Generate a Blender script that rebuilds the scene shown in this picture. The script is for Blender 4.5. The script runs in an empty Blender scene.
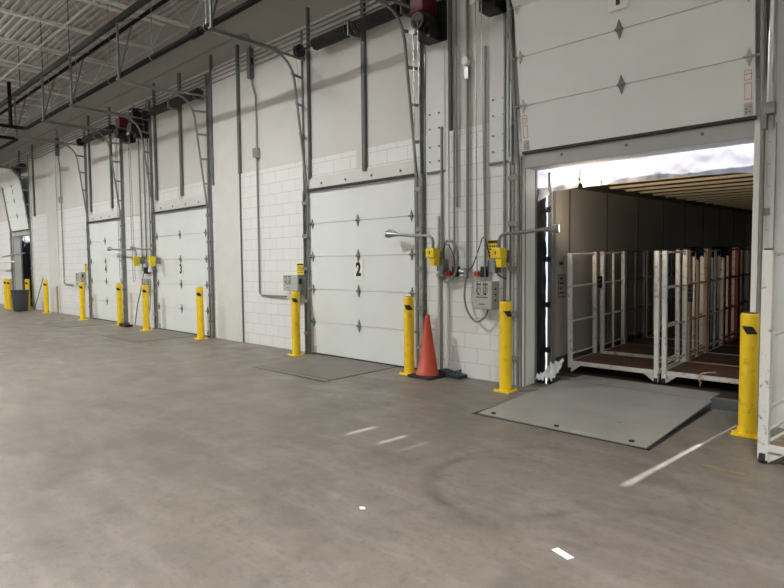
import bpy, bmesh, math, random
from mathutils import Vector, Matrix, noise
random.seed(7)
SC = bpy.context.scene
COL = SC.collection
# ------------------------------------------------------------------ camera
YAW, PITCH, ROLL, FPX = 0.75857, -0.053834, -0.009016, 582.2
CAM = Vector((0, -6.356, 1.56))
cy, sy, cp, sp = math.cos(YAW), math.sin(YAW), math.cos(PITCH), math.sin(PITCH)
F = Vector((-sy*cp, cy*cp, sp))
R0 = F.cross(Vector((0, 0, 1))).normalized(); U0 = R0.cross(F)
RR = math.cos(ROLL)*R0 + math.sin(ROLL)*U0
UU = -math.sin(ROLL)*R0 + math.cos(ROLL)*U0
cam_d = bpy.data.cameras.new('camera')
cam_d.sensor_width = 36; cam_d.lens = FPX*36/784; cam_d.clip_start = 0.05; cam_d.clip_end = 300
cam_o = bpy.data.objects.new('camera', cam_d); COL.objects.link(cam_o)
M = Matrix((RR, UU, -F)).transposed().to_4x4(); M.translation = CAM
cam_o.matrix_world = M
SC.camera = cam_o
# ------------------------------------------------------------------ world, sun, exposure
w = bpy.data.worlds.new('world'); SC.world = w; w.use_nodes = True
bg = w.node_tree.nodes['Background']; bg.inputs[0].default_value = (0.72, 0.84, 1.0, 1); bg.inputs[1].default_value = 1.6
sd = bpy.data.lights.new('sun', 'SUN'); sd.energy = 16; sd.angle = math.radians(1.0); sd.color = (1, 0.97, 0.93)
so = bpy.data.objects.new('sun', sd); COL.objects.link(so); so.location = (2, 30, 28)
so.rotation_euler = Vector((-0.085, -1, -0.86)).to_track_quat('-Z', 'Y').to_euler()
SC.view_settings.view_transform = 'Standard'; SC.view_settings.look = 'None'
SC.view_settings.gamma = 1; SC.view_settings.use_curve_mapping = False
SC.view_settings.exposure = 0.0
LAMP_W = 330.0; CEIL_FILL_W = 250.0
LAMPS = [(-9.0, -5.1), (-17.5, -5.1), (-26.0, -5.1), (-34.5, -5.1), (1.0, -7.0), (-4.5, -12.0), (-13.0, -12.0), (-21.5, -12.0), (-30.0, -12.0), (3.5, -13.5)]

# ------------------------------------------------------------------ materials
MATS = {}
def lin(c):
    return tuple(((v/255)/12.92 if v/255 <= 0.04045 else ((v/255+0.055)/1.055)**2.4) for v in c)
def mat(name, rgb, rough=0.5, metal=0.0, var=0.0, vscale=3.0, bump=0.0, bscale=40.0, spec=0.5, dirt=None, dirt_amt=0.5, dscale=6.0, trans=None, coat=0):
    m = bpy.data.materials.new(name); m.use_nodes = True; MATS[name] = m
    nt = m.node_tree; N = nt.nodes; L = nt.links
    p = N['Principled BSDF']; col = lin(rgb)
    p.inputs['Base Color'].default_value = (*col, 1)
    p.inputs['Roughness'].default_value = rough; p.inputs['Metallic'].default_value = metal
    p.inputs['Specular IOR Level'].default_value = spec
    if coat: p.inputs['Coat Weight'].default_value = coat
    geo = N.new('ShaderNodeNewGeometry'); pos = geo.outputs['Position']
    out = None
    if var or dirt:
        nz = N.new('ShaderNodeTexNoise'); nz.inputs['Scale'].default_value = vscale; nz.inputs['Detail'].default_value = 6
        L.new(pos, nz.inputs['Vector'])
        mp = N.new('ShaderNodeMapRange'); mp.inputs[1].default_value = 0.3; mp.inputs[2].default_value = 0.7
        mp.inputs[3].default_value = 1-var; mp.inputs[4].default_value = 1+var
        L.new(nz.outputs['Fac'], mp.inputs[0])
        mx = N.new('ShaderNodeVectorMath'); mx.operation = 'SCALE'
        mx.inputs[0].default_value = col; L.new(mp.outputs[0], mx.inputs['Scale']); out = mx.outputs[0]
        if dirt:
            n2 = N.new('ShaderNodeTexNoise'); n2.inputs['Scale'].default_value = dscale; n2.inputs['Detail'].default_value = 8; n2.inputs['Roughness'].default_value = 0.7
            L.new(pos, n2.inputs['Vector'])
            r2 = N.new('ShaderNodeValToRGB'); r2.color_ramp.elements[0].position = 0.56; r2.color_ramp.elements[1].position = 0.66
            r2.color_ramp.elements[1].color = (dirt_amt,)*3+(1,)
            L.new(n2.outputs['Fac'], r2.inputs[0])
            mm = N.new('ShaderNodeMix'); mm.data_type = 'RGBA'
            L.new(r2.outputs[0], mm.inputs[0]); L.new(out, mm.inputs[6]); mm.inputs[7].default_value = (*lin(dirt), 1); out = mm.outputs[2]
        L.new(out, p.inputs['Base Color'])
    if bump:
        nb = N.new('ShaderNodeTexNoise'); nb.inputs['Scale'].default_value = bscale; nb.inputs['Detail'].default_value = 4
        L.new(pos, nb.inputs['Vector'])
        b = N.new('ShaderNodeBump'); b.inputs['Strength'].default_value = bump; b.inputs['Distance'].default_value = 0.01
        L.new(nb.outputs['Fac'], b.inputs['Height']); L.new(b.outputs[0], p.inputs['Normal'])
    return m

mat('white_paint', (218, 221, 219), 0.55, var=0.03)
mat('cream_paint', (212, 213, 209), 0.55, var=0.04)
mat('upper_wall', (207, 207, 203), 0.7, var=0.04, vscale=1)
mat('high_wall', (158, 156, 149), 0.8, var=0.05, vscale=1)
mat('door_paint', (224, 229, 227), 0.5, var=0.025, vscale=2, bump=0.05, bscale=300)
mat('tan_paint', (150, 126, 92), 0.6)
mat('grey_paint', (120, 122, 120), 0.5, var=0.05)
mat('post_dark', (98, 100, 98), 0.55, var=0.06)
mat('seal_black', (38, 38, 38), 0.6)
mat('galv', (150, 153, 152), 0.38, metal=0.75, var=0.12, vscale=9)
mat('galv_dull', (140, 142, 138), 0.5, metal=0.5, var=0.1, vscale=6)
mat('chrome', (205, 208, 208), 0.18, metal=1.0)
mat('dark_steel', (30, 34, 31), 0.6, metal=0.0, var=0.1)
mat('frame_grey', (168, 170, 168), 0.5, var=0.04)
mat('black_pipe', (12, 12, 12), 0.8, spec=0.2)
mat('black_plastic', (24, 24, 26), 0.45)
mat('black_vinyl', (9, 9, 10), 0.45, bump=0.6, bscale=14)
mat('maroon', (92, 22, 34), 0.4)
mat('conduit', (140, 141, 138), 0.4, metal=0.4, var=0.05)
mat('box_grey', (176, 178, 172), 0.5, var=0.03)
mat('sign_white', (236, 236, 230), 0.5)
mat('ink', (18, 18, 18), 0.5)
mat('yellow', (246, 208, 30), 0.38, var=0.05, vscale=5, dirt=(120, 92, 30), dirt_amt=0.35, dscale=9)
mat('yellow_plain', (240, 212, 40), 0.45)
mat('cap_brown', (92, 62, 30), 0.6)
mat('orange', (180, 66, 38), 0.5, var=0.08, vscale=8, dirt=(110, 60, 40), dirt_amt=0.4, dscale=12)
mat('rubber', (30, 31, 32), 0.75)
mat('chock_blue', (40, 50, 66), 0.6)
mat('blue', (40, 60, 130), 0.5)
mat('red', (190, 36, 28), 0.4)
mat('steel_plate', (142, 140, 134), 0.5, metal=0.0, var=0.1, vscale=2.2, dirt=(140, 142, 140), dirt_amt=0.4, dscale=4, bump=0.1, bscale=25)
mat('steel_plate_dark', (110, 106, 98), 0.6, metal=0.0, var=0.1, vscale=3)
mat('pit', (40, 38, 36), 0.9)
mat('joist', (226, 224, 218), 0.5, var=0.05)
mat('deck', (182, 178, 174), 0.7, var=0.07, vscale=1.2)
mat('trailer_wall', (146, 140, 132), 0.28, var=0.04, vscale=1.5, spec=0.6, bump=0.04, bscale=8)
mat('trailer_scuff', (84, 86, 86), 0.5, metal=0.4, var=0.2, vscale=5)
mat('trailer_bow', (240, 226, 192), 0.5)
mat('trailer_roof', (44, 41, 37), 0.6)
mat('trailer_floor', (66, 50, 38), 0.7, var=0.25, vscale=4)
mat('trailer_frame', (140, 142, 142), 0.4, metal=0.6)
mat('outside_white', (225, 225, 225), 0.5)
mat('cart_white', (206, 205, 199), 0.45, var=0.04, dirt=(110, 78, 56), dirt_amt=0.8, dscale=14)
mat('cart_red', (150, 50, 40), 0.5, var=0.1, dirt=(70, 40, 30), dirt_amt=0.6, dscale=12)
mat('cart_warm_lit', (184, 158, 130), 0.5, var=0.1, dirt=(90, 70, 50), dirt_amt=0.6, dscale=12)  # tan base holds the dock lamp's warm light on the posts
mat('cart_steel', (96, 97, 96), 0.45, metal=0.4, var=0.1)
mat('plywood', (84, 58, 42), 0.7, var=0.25, vscale=5, dirt=(70, 50, 40), dirt_amt=0.7, dscale=6)
mat('plywood_grey', (124, 108, 94), 0.8, var=0.3, vscale=9, dirt=(66, 56, 48), dirt_amt=0.6, dscale=10)
mat('asphalt', (120, 118, 114), 0.9)
mat('bin_grey', (64, 68, 72), 0.6)
mat('paper', (240, 240, 236), 0.6)
mat('navy_cloth', (22, 28, 66), 0.9)
mat('pink_ink', (205, 128, 112), 0.6)
mat('silver_sheet', (235, 236, 240), 0.25, bump=0.5, bscale=30)
mat('cardboard', (170, 140, 112), 0.8, var=0.08)

# painted concrete block
m = mat('block', (228, 227, 220), 0.5); nt = m.node_tree; N = nt.nodes; L = nt.links; p = N['Principled BSDF']
geo = N.new('ShaderNodeNewGeometry'); sep = N.new('ShaderNodeSeparateXYZ'); cmb = N.new('ShaderNodeCombineXYZ')
L.new(geo.outputs['Position'], sep.inputs[0]); L.new(sep.outputs['X'], cmb.inputs[0]); L.new(sep.outputs['Z'], cmb.inputs[1])
br = N.new('ShaderNodeTexBrick'); L.new(cmb.outputs[0], br.inputs['Vector'])
br.inputs['Scale'].default_value = 1; br.inputs['Brick Width'].default_value = 0.4064; br.inputs['Row Height'].default_value = 0.2032
br.inputs['Mortar Size'].default_value = 0.005; br.inputs['Mortar Smooth'].default_value = 0.3
br.inputs['Color1'].default_value = (*lin((226, 228, 226)), 1); br.inputs['Color2'].default_value = (*lin((222, 224, 222)), 1)
br.inputs['Mortar'].default_value = (*lin((192, 194, 192)), 1)
L.new(br.outputs['Color'], p.inputs['Base Color'])
b1 = N.new('ShaderNodeBump'); b1.invert = True; b1.inputs['Strength'].default_value = 0.4; b1.inputs['Distance'].default_value = 0.004
L.new(br.outputs['Fac'], b1.inputs['Height'])
nz = N.new('ShaderNodeTexNoise'); nz.inputs['Scale'].default_value = 60; L.new(geo.outputs['Position'], nz.inputs['Vector'])
b2 = N.new('ShaderNodeBump'); b2.inputs['Strength'].default_value = 0.15; b2.inputs['Distance'].default_value = 0.004
L.new(nz.outputs['Fac'], b2.inputs['Height']); L.new(b1.outputs[0], b2.inputs['Normal']); L.new(b2.outputs[0], p.inputs['Normal'])

# concrete floor: broad mottling, grime, faint tyre arcs, sweep scratches
m = mat('concrete', (128, 120, 109), 0.42); nt = m.node_tree; N = nt.nodes; L = nt.links; p = N['Principled BSDF']
geo = N.new('ShaderNodeNewGeometry'); P = geo.outputs['Position']
def nfac(scale, det=8, rough=0.6, vec=None, lo=0.3, hi=0.7, a=0.0, b=1.0, dist=0):
    n = N.new('ShaderNodeTexNoise'); n.inputs['Scale'].default_value = scale; n.inputs['Detail'].default_value = det
    n.inputs['Roughness'].default_value = rough; n.inputs['Distortion'].default_value = dist
    L.new(vec or P, n.inputs['Vector'])
    r = N.new('ShaderNodeMapRange'); r.inputs[1].default_value = lo; r.inputs[2].default_value = hi; r.inputs[3].default_value = a; r.inputs[4].default_value = b
    L.new(n.outputs['Fac'], r.inputs[0]); return r.outputs[0]
def mixc(f, a, c):
    x = N.new('ShaderNodeMix'); x.data_type = 'RGBA'
    L.new(f, x.inputs[0])
    (L.new(a, x.inputs[6]) if hasattr(a, 'links') else setattr(x.inputs[6], 'default_value', (*lin(a), 1)))
    (L.new(c, x.inputs[7]) if hasattr(c, 'links') else setattr(x.inputs[7], 'default_value', (*lin(c), 1)))
    return x.outputs[2]
c = mixc(nfac(0.35, 6), (107, 99, 91), (123, 115, 106))
c = mixc(nfac(1.6, 8, 0.7, lo=0.45, hi=0.7, b=0.65), c, (92, 87, 81))
mp = N.new('ShaderNodeMapping'); mp.inputs['Rotation'].default_value = (0, 0, 0.5); mp.inputs['Scale'].default_value = (0.9, 4, 1); L.new(P, mp.inputs[0])
c = mixc(nfac(1.2, 8, 0.7, mp.outputs[0], lo=0.48, hi=0.75, b=0.5), c, (145, 139, 133))
c = mixc(nfac(3.5, 10, 0.8, lo=0.54, hi=0.66, b=0.6), c, (140, 134, 128))
c = mixc(nfac(14, 4, 0.8, lo=0.5, hi=0.7, b=0.6), c, (80, 74, 70))
def ring(cx, cy_, r, wd, amt, c):
    s = N.new('ShaderNodeVectorMath'); s.operation = 'SUBTRACT'; L.new(P, s.inputs[0]); s.inputs[1].default_value = (cx, cy_, 0)
    ln = N.new('ShaderNodeVectorMath'); ln.operation = 'LENGTH'; L.new(s.outputs[0], ln.inputs[0])
    d = N.new('ShaderNodeMath'); d.operation = 'SUBTRACT'; L.new(ln.outputs['Value'], d.inputs[0]); d.inputs[1].default_value = r
    ab = N.new('ShaderNodeMath'); ab.operation = 'ABSOLUTE'; L.new(d.outputs[0], ab.inputs[0])
    r_ = N.new('ShaderNodeMapRange'); r_.inputs[1].default_value = 0; r_.inputs[2].default_value = wd; r_.inputs[3].default_value = 1; r_.inputs[4].default_value = 0
    L.new(ab.outputs[0], r_.inputs[0])
    mu = N.new('ShaderNodeMath'); mu.operation = 'MULTIPLY'; L.new(r_.outputs[0], mu.inputs[0]); L.new(nfac(0.9, 5, 0.6, lo=0.45, hi=0.62, b=amt), mu.inputs[1])
    return mixc(mu.outputs[0], c, (70, 66, 61))
for a in ((-2.2, -2.9, 0.55, 0.07, 0.55), (-1.9, -2.7, 0.85, 0.06, 0.5), (-4.4, -4.6, 1.1, 0.08, 0.4), (-3.2, -5.0, 2.0, 0.1, 0.35), (-5.5, -2.2, 2.6, 0.08, 0.3), (-1.0, -4.2, 1.5, 0.06, 0.35)):
    c = ring(*a, c)
L.new(c, p.inputs['Base Color'])
L.new(nfac(2.2, 5, a=0.34, b=0.62), p.inputs['Roughness'])
bb = N.new('ShaderNodeBump'); bb.inputs['Strength'].default_value = 0.12; bb.inputs['Distance'].default_value = 0.004
L.new(nfac(30, 5), bb.inputs['Height']); L.new(bb.outputs[0], p.inputs['Normal'])

# translucent vinyl of the dock shelter head curtain
m = mat('curtain', (214, 216, 232), 0.25); nt = m.node_tree; N = nt.nodes; L = nt.links
tr = N.new('ShaderNodeBsdfTranslucent'); tr.inputs[0].default_value = (*lin((232, 232, 244)), 1)
mx = N.new('ShaderNodeMixShader'); mx.inputs[0].default_value = 0.2
L.new(N['Principled BSDF'].outputs[0], mx.inputs[1]); L.new(tr.outputs[0], mx.inputs[2]); L.new(mx.outputs[0], N['Material Output'].inputs[0])
# lamp lens
m = mat('lens', (255, 252, 240), 0.4); p = m.node_tree.nodes['Principled BSDF']
p.inputs['Emission Color'].default_value = (1, .95, .86, 1); p.inputs['Emission Strength'].default_value = 4

# ------------------------------------------------------------------ mesh helpers
class B:
    def __init__(s): s.v = []; s.f = []; s.sm = []
    def add(s, vs, fs, smooth=False):
        o = len(s.v); s.v += [tuple(v) for v in vs]; s.f += [tuple(o+i for i in f) for f in fs]; s.sm += [smooth]*len(fs); return s
    def box(s, x0, x1, y0, y1, z0, z1, rot=None, piv=None):
        vs = [Vector((x, y, z)) for z in (z0, z1) for y in (y0, y1) for x in (x0, x1)]
        if rot is not None:
            pv = Vector(piv) if piv else Vector(((x0+x1)/2, (y0+y1)/2, (z0+z1)/2)); vs = [pv+rot @ (v-pv) for v in vs]
        return s.add(vs, [(0, 2, 3, 1), (4, 5, 7, 6), (0, 1, 5, 4), (2, 6, 7, 3), (0, 4, 6, 2), (1, 3, 7, 5)])
    def beam(s, p0, p1, w, h, up=(0, 0, 1)):
        p0 = Vector(p0); p1 = Vector(p1); d = (p1-p0).normalized(); u = Vector(up)
        if abs(d.dot(u)) > 0.98: u = Vector((0, 1, 0))
        a = d.cross(u).normalized()*w/2; b = a.cross(d).normalized()*h/2
        vs = [p+i*a+j*b for p in (p0, p1) for (i, j) in ((-1, -1), (1, -1), (1, 1), (-1, 1))]
        return s.add(vs, [(3, 2, 1, 0), (4, 5, 6, 7), (0, 1, 5, 4), (1, 2, 6, 5), (2, 3, 7, 6), (3, 0, 4, 7)])
    def tube(s, pts, r, n=8, cap=True):
        pts = [Vector(p) for p in pts]; rs = r if isinstance(r, (list, tuple)) else [r]*len(pts)
        vs = []; fs = []; pa = None
        for i, p in enumerate(pts):
            d = (pts[min(i+1, len(pts)-1)]-pts[max(i-1, 0)]).normalized()
            if pa is None:
                u = Vector((0, 0, 1)) if abs(d.z) < 0.9 else Vector((1, 0, 0)); pa = d.cross(u).normalized()
            else: pa = (pa-d*pa.dot(d)).normalized()
            q = d.cross(pa)
            vs += [p+rs[i]*(math.cos(2*math.pi*k/n)*pa+math.sin(2*math.pi*k/n)*q) for k in range(n)]
        for i in range(len(pts)-1):
            for k in range(n): fs.append((i*n+k, i*n+(k+1) % n, (i+1)*n+(k+1) % n, (i+1)*n+k))
        s.add(vs, fs, True)
        if cap:
            m_ = len(pts)-1
            s.add([vs[k] for k in range(n)], [tuple(range(n))[::-1]]); s.add([vs[m_*n+k] for k in range(n)], [tuple(range(n))])
        return s
    def cyl(s, p0, p1, r, n=16, r1=None): return s.tube([p0, p1], [r, r if r1 is None else r1], n)
    def prism(s, poly, y0, y1, axis='y'):
        def P3(a, b, t): return {'y': (a, t, b), 'x': (t, a, b), 'z': (a, b, t)}[axis]
        n = len(poly); vs = [P3(a, b, y0) for a, b in poly]+[P3(a, b, y1) for a, b in poly]
        return s.add(vs, [tuple(range(n)), tuple(range(2*n-1, n-1, -1))]+[(i, i+n, (i+1) % n+n, (i+1) % n) for i in range(n)])
    def sphere(s, c, r, n=12, m=8, sc=(1, 1, 1)):
        c = Vector(c); vs = []; fs = []
        for i in range(m+1):
            t = math.pi*i/m
            for k in range(n): a = 2*math.pi*k/n; vs.append(c+Vector((r*sc[0]*math.sin(t)*math.cos(a), r*sc[1]*math.sin(t)*math.sin(a), r*sc[2]*math.cos(t))))
        for i in range(m):
            for k in range(n): fs.append((i*n+k, (i+1)*n+k, (i+1)*n+(k+1) % n, i*n+(k+1) % n))
        return s.add(vs, fs, True)
    def obj(s, name, material, parent=None, bevel=0):
        me = bpy.data.meshes.new(name)
        off = Vector((0, 0, 0)); q = parent
        while q is not None: off += q.location; q = q.parent
        me.from_pydata([Vector(v)-off for v in s.v], [], s.f)
        me.polygons.foreach_set('use_smooth', s.sm)
        bm = bmesh.new(); bm.from_mesh(me); bmesh.ops.recalc_face_normals(bm, faces=bm.faces); bm.to_mesh(me); bm.free()
        me.materials.append(MATS[material] if isinstance(material, str) else material); me.update()
        o = bpy.data.objects.new(name, me); COL.objects.link(o)
        if parent: o.parent = parent
        if bevel:
            md = o.modifiers.new('bevel', 'BEVEL'); md.width = bevel; md.segments = 2; md.limit_method = 'ANGLE'
        return o
def tag(o, label=None, cat=None, group=None, kind=None):
    if label: o['label'] = label
    if cat: o['category'] = cat
    if group: o['group'] = group
    if kind: o['kind'] = kind
    return o
def thing(name, label, cat, loc, group=None, kind=None):
    o = bpy.data.objects.new(name, None); COL.objects.link(o); o.location = loc; o.empty_display_size = 0.1
    return tag(o, label, cat, group, kind)
def struct(name, b, m, **k): return tag(b.obj(name, m, **k), kind='structure')
def kids(o): return [c for c in bpy.data.objects if c.parent == o]
def copy_tree(o, parent=None):
    c = o.copy(); COL.objects.link(c); c.parent = parent
    for ch in kids(o): copy_tree(ch, c)
    return c
def text_obj(txt, loc, size, m, parent, name='numeral', sx=0.78, bold=0.012, depth=0.002, rotz=0):
    cu = bpy.data.curves.new('tmp', 'FONT'); cu.body = txt; cu.size = size; cu.align_x = 'CENTER'; cu.align_y = 'CENTER'
    cu.offset = bold; cu.extrude = depth
    t = bpy.data.objects.new('tmp', cu); COL.objects.link(t)
    bpy.context.view_layer.update()
    me = bpy.data.meshes.new_from_object(t.evaluated_get(bpy.context.evaluated_depsgraph_get()))
    COL.objects.unlink(t); bpy.data.objects.remove(t)
    mt = Matrix.Rotation(rotz, 4, 'Z') @ Matrix.Rotation(math.pi/2, 4, 'X') @ Matrix.Diagonal((sx, 1, 1, 1))
    me.transform(mt); me.materials.clear(); me.materials.append(MATS[m])
    o = bpy.data.objects.new(name, me); COL.objects.link(o); o.parent = parent
    off = Vector((0, 0, 0)); q = parent
    while q is not None: off += q.location; q = q.parent
    o.location = Vector(loc)-off
    return o
def arc(c, r, a0, a1, n, plane='yz', x=0):
    out = []
    for i in range(n+1):
        a = a0+(a1-a0)*i/n; u, v = c[0]+r*math.cos(a), c[1]+r*math.sin(a)
        out.append((x, u, v) if plane == 'yz' else (u, x, v) if plane == 'xz' else (u, v, x))
    return out

# ------------------------------------------------------------------ room shell
XL, XR, YB = -44.0, 7.0, -17.0
# door geometry: (x0, x1, raised)
DOORS = [(1, -3.81, -1.27, 2.87), (2, -7.94, -5.50, 0.0), (3, -13.85, -11.36, 0.0), (4, -18.15, -15.83, 0.0), (5, -26.3, -23.87, 2.87)]
OPEN = [(-26.28, -23.98), (-3.77, -1.32)]
PITS = [(-3.47, -1.70)]
fb = B()
fb.box(XL, -3.465, YB, 0.33, -0.2, 0); fb.box(-1.735, XR, YB, 0.33, -0.2, 0); fb.box(-3.465, -1.735, YB, -1.47, -0.2, 0)
struct('floor', fb, 'concrete')
pb = B(); pb.box(-3.465, -1.735, -1.47, 0.33, -0.24, -0.2)
struct('floor_pit', pb, 'pit')
ZB = 3.33
b = B()
xs = [XL, OPEN[0][0], OPEN[0][1], OPEN[1][0], OPEN[1][1], XR]
for i in (0, 2, 4): b.box(xs[i], xs[i+1], 0, 0.3, 0, ZB)
for o_ in OPEN: b.box(o_[0], o_[1], 0, 0.3, 2.72, ZB)
struct('wall_dock_lower', b, 'block')
struct('wall_dock_upper', B().box(XL, XR, 0.004, 0.3, ZB, 5.6), 'upper_wall')
struct('wall_dock_high', B().box(XL, XR, 0.36, 0.5, 5.5, 7.5).box(XL, XR, 0.3, 0.36, 5.5, 5.58), 'high_wall')
struct('wall_left', B().box(XL-0.2, XL, YB, 0.5, 0, 7.5), 'white_paint')
struct('wall_right', B().box(XR, XR+0.2, YB, 0.5, 0, 7.5), 'white_paint')
struct('wall_rear', B().box(XL, XR, YB-0.2, YB, 0, 7.5), 'white_paint')
# roof deck: trapezoid flutes running along the wall
prof = []; y = YB
while y < 0.5:
    prof += [(y, 7.36), (y+0.06, 7.36), (y+0.075, 7.41), (y+0.145, 7.41)]; y += 0.16
vs = [(x, a, c_) for x in (XL, XR) for a, c_ in prof]; n = len(prof)
struct('ceiling', B().add(vs, [(i, i+1, n+i+1, n+i) for i in range(n-1)]), 'deck')
struct('roof', B().box(XL-0.2, XR+0.2, YB-0.2, 0.55, 7.42, 7.6), 'asphalt')
# smooth cream pilasters that break the block courses
struct('trim_1', B().box(-11.06, -10.1, -0.025, 0.0, 0, 5.55), 'cream_paint')
struct('trim_2', B().box(-21.95, -20.95, -0.03, 0.0, 0, 5.55), 'cream_paint')
struct('trim_3', B().box(-5.0, -4.93, -0.02, 0.0, 0.0, 5.3), 'white_paint')
# steel girts/posts on the upper wall, tops poke above the ledge
k = 4
for (x, z0, z1, wdt, m_) in [(-7.9, 3.0, 5.85, .035, 'post_dark'), (-6.56, 2.98, 5.85, .07, 'post_dark'), (-10.08, 3.33, 5.8, .06, 'post_dark'), (-11.08, 3.2, 5.85, .05, 'post_dark'),
                        (-12.46, 3.1, 5.8, .08, 'post_dark'), (-13.72, 3.1, 5.85, .06, 'post_dark'), (-16.41, 3.1, 5.8, .07, 'post_dark'), (-17.95, 3.1, 5.85, .05, 'post_dark'),
                        (-23.3, 3.3, 5.8, .06, 'post_dark'), (-24.9, 3.1, 5.8, .06, 'post_dark')]:
    struct('trim_%d' % k, B().box(x-wdt/2, x+wdt/2, -0.05, 0.005, z0, z1), m_); k += 1
    if m_ == 'post_dark' and x not in (-10.08, -11.08, -23.3):
        struct('trim_%d' % k, B().box(x-wdt/2-0.16, x-wdt/2, -0.018, 0.005, z0-0.1, 5.55), 'upper_wall'); k += 1
struct('trim_%d' % k, B().box(-10.11, -10.09, -0.03, 0, 0, 3.33), 'post_dark'); k += 1
# cream header frames above the closed doors
for (x0, x1) in ((-7.96, -5.52), (-13.88, -11.4), (-18.2, -15.88)):
    hb = B().box(x0, x1, -0.02, 0.005, 2.8, 3.02)
    struct('trim_%d' % k, hb, 'cream_paint'); k += 1
    sb = B()
    for i in range(4): sb.cyl((x0+0.35+i*0.6, -0.03, 2.9), (x0+0.35+i*0.6, -0.018, 2.9), 0.02, 8)
    struct('trim_%d' % k, sb, 'post_dark'); k += 1
# steel jamb + head frame of the two open doorways
for (x0, x1) in OPEN:
    fr = B().box(x0-0.10, x0+0.006, -0.012, 0.295, 0, 2.86).box(x1-0.006, x1+0.10, -0.012, 0.295, 0, 2.86)
    struct('trim_%d' % k, B().box(x0+0.006, x1-0.006, -0.014, 0.295, 2.70, 2.86), 'frame_grey', bevel=0.004); k += 1
    struct('trim_%d' % k, fr, 'sign_white', bevel=0.004); k += 1
    struct('trim_%d' % k, B().box(x0-0.03, x0-0.018, -0.03, -0.01, 0, 2.84).box(x0+0.006, x0+0.012, 0.0, 0.02, 0, 2.7).box(x0+0.006, x0+0.014, 0.25, 0.295, 0, 2.7), 'galv_dull'); k += 1
    bt = B()
    for i in range(3): bt.cyl((x0+0.5+i*0.75, -0.025, 2.8), (x0+0.5+i*0.75, -0.01, 2.8), 0.016, 8)
    struct('trim_%d' % k, bt, 'post_dark'); k += 1
    ck = B().box(x0-0.24, x0-0.14, -0.02, 0, 0, 2.86).box(x1+0.14, x1+0.3, -0.03, 0, 0, 5.5)
    struct('trim_%d' % k, ck, 'white_paint'); k += 1
# ground outside
struct('ground_outside', B().box(-60, 20, 0.6, 45, -1.3, -1.2), 'asphalt')
struct('wall_dock_foundation', B().box(XL, XR, 0.0, 0.33, -1.3, -0.2), 'asphalt')

# ------------------------------------------------------------------ bar joists
ZJ = 6.68
def joist(x):
    r_ = thing('ceiling_joist', None, None, (x, 0, ZJ), kind='structure')
    B().box(x-0.045, x+0.045, YB, 0.0, ZJ-0.025, ZJ+0.025).obj('bottom_chord', 'joist', r_)
    B().box(x-0.06, x+0.06, YB, 0.42, 7.325, 7.36).obj('top_chord', 'joist', r_)
    wb = B(); y = 0.0; i = 0
    wb.cyl((x, 0.0, ZJ), (x, 0.3, 7.31), 0.01, 6)
    while y > YB+0.6:
        wb.cyl((x, y-0.05, ZJ), (x, y-0.6, 7.33), 0.006, 6); wb.cyl((x, y-0.6, 7.33), (x, y-1.15, ZJ), 0.006, 6); y -= 1.15
    wb.obj('web', 'joist', r_)
    return r_
x = -13.84+1.85*5
j0 = joist(x)
for i in range(1, 17):
    c_ = copy_tree(j0); c_.location.x = x-1.85*i
bz = B()
for y in (-1.9, -6.5, -11.0): bz.box(XL, XR, y-0.015, y+0.015, ZJ-0.03, ZJ+0.0)
struct('ceiling_bridging', bz, 'joist')
struct('ceiling_bridging', B().box(XL, XR, -0.02, 0.0, ZJ-0.02, ZJ+0.02), 'deck')

# ------------------------------------------------------------------ lamps
def bay(x, y, label):
    t = thing('high_bay_lamp', label, 'lamp', (x, y, 6.5), 'high bay lamps under the roof')
    B().box(x-0.6, x+0.6, y-0.18, y+0.18, 6.52, 6.6).obj('housing', 'sign_white', t, bevel=0.01)
    B().box(x-0.56, x+0.56, y-0.15, y+0.15, 6.51, 6.525).obj('lens', 'lens', t)
    [B().cyl((x+q_, y, 6.6), (x+q_, y, 7.38), 0.006, 6).obj('hanger', 'galv', t) for q_ in (-0.4, 0.4)]
    ld = bpy.data.lights.new('lamp_light', 'AREA'); ld.shape = 'RECTANGLE'; ld.size = 1.1; ld.size_y = 0.3; near = x > 0 and y > -8; ld.energy = LAMP_W*(1.75 if near else 1.33 if y > -8 else 0.95); ld.spread = math.radians(120 if near or y < -8 else 158); ld.color = (1.0, 0.99, 0.96)  # near: added unseen lamp, boosted to brighten right floor and leveller
    lo = bpy.data.objects.new('lamp_light', ld); COL.objects.link(lo); lo.parent = t; lo.location = (0, 0, 0)
    l2 = bpy.data.lights.new('ceiling_fill_light', 'AREA'); l2.shape = 'RECTANGLE'; l2.size = 1.1; l2.size_y = 0.3; l2.energy = CEIL_FILL_W; l2.color = (0.98, 0.99, 1.0)  # upward fill added to brighten joists and roof deck
    lu = bpy.data.objects.new('ceiling_fill_light', l2); COL.objects.link(lu); lu.parent = t; lu.location = (0, 0, 0.12); lu.rotation_euler = (math.pi, 0, 0)
LAMP_LABELS = ('white high bay lamp over the aisle before the nearest closed door', 'white high bay lamp over the aisle between the two far pairs of doors', 'white high bay lamp before the open far doorway',
    'white high bay lamp at the far left end of the aisle', 'added high bay lamp behind the camera, brightening the floor by the open near doorway', 'first white high bay lamp of the rear row, from the right corner side',
    'second white high bay lamp of the rear row', 'third white high bay lamp of the rear row', 'farthest left white high bay lamp of the rear row', 'white high bay lamp in the rear right corner')
for (x, y), lb in zip(LAMPS, LAMP_LABELS): bay(x, y, lb)

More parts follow.
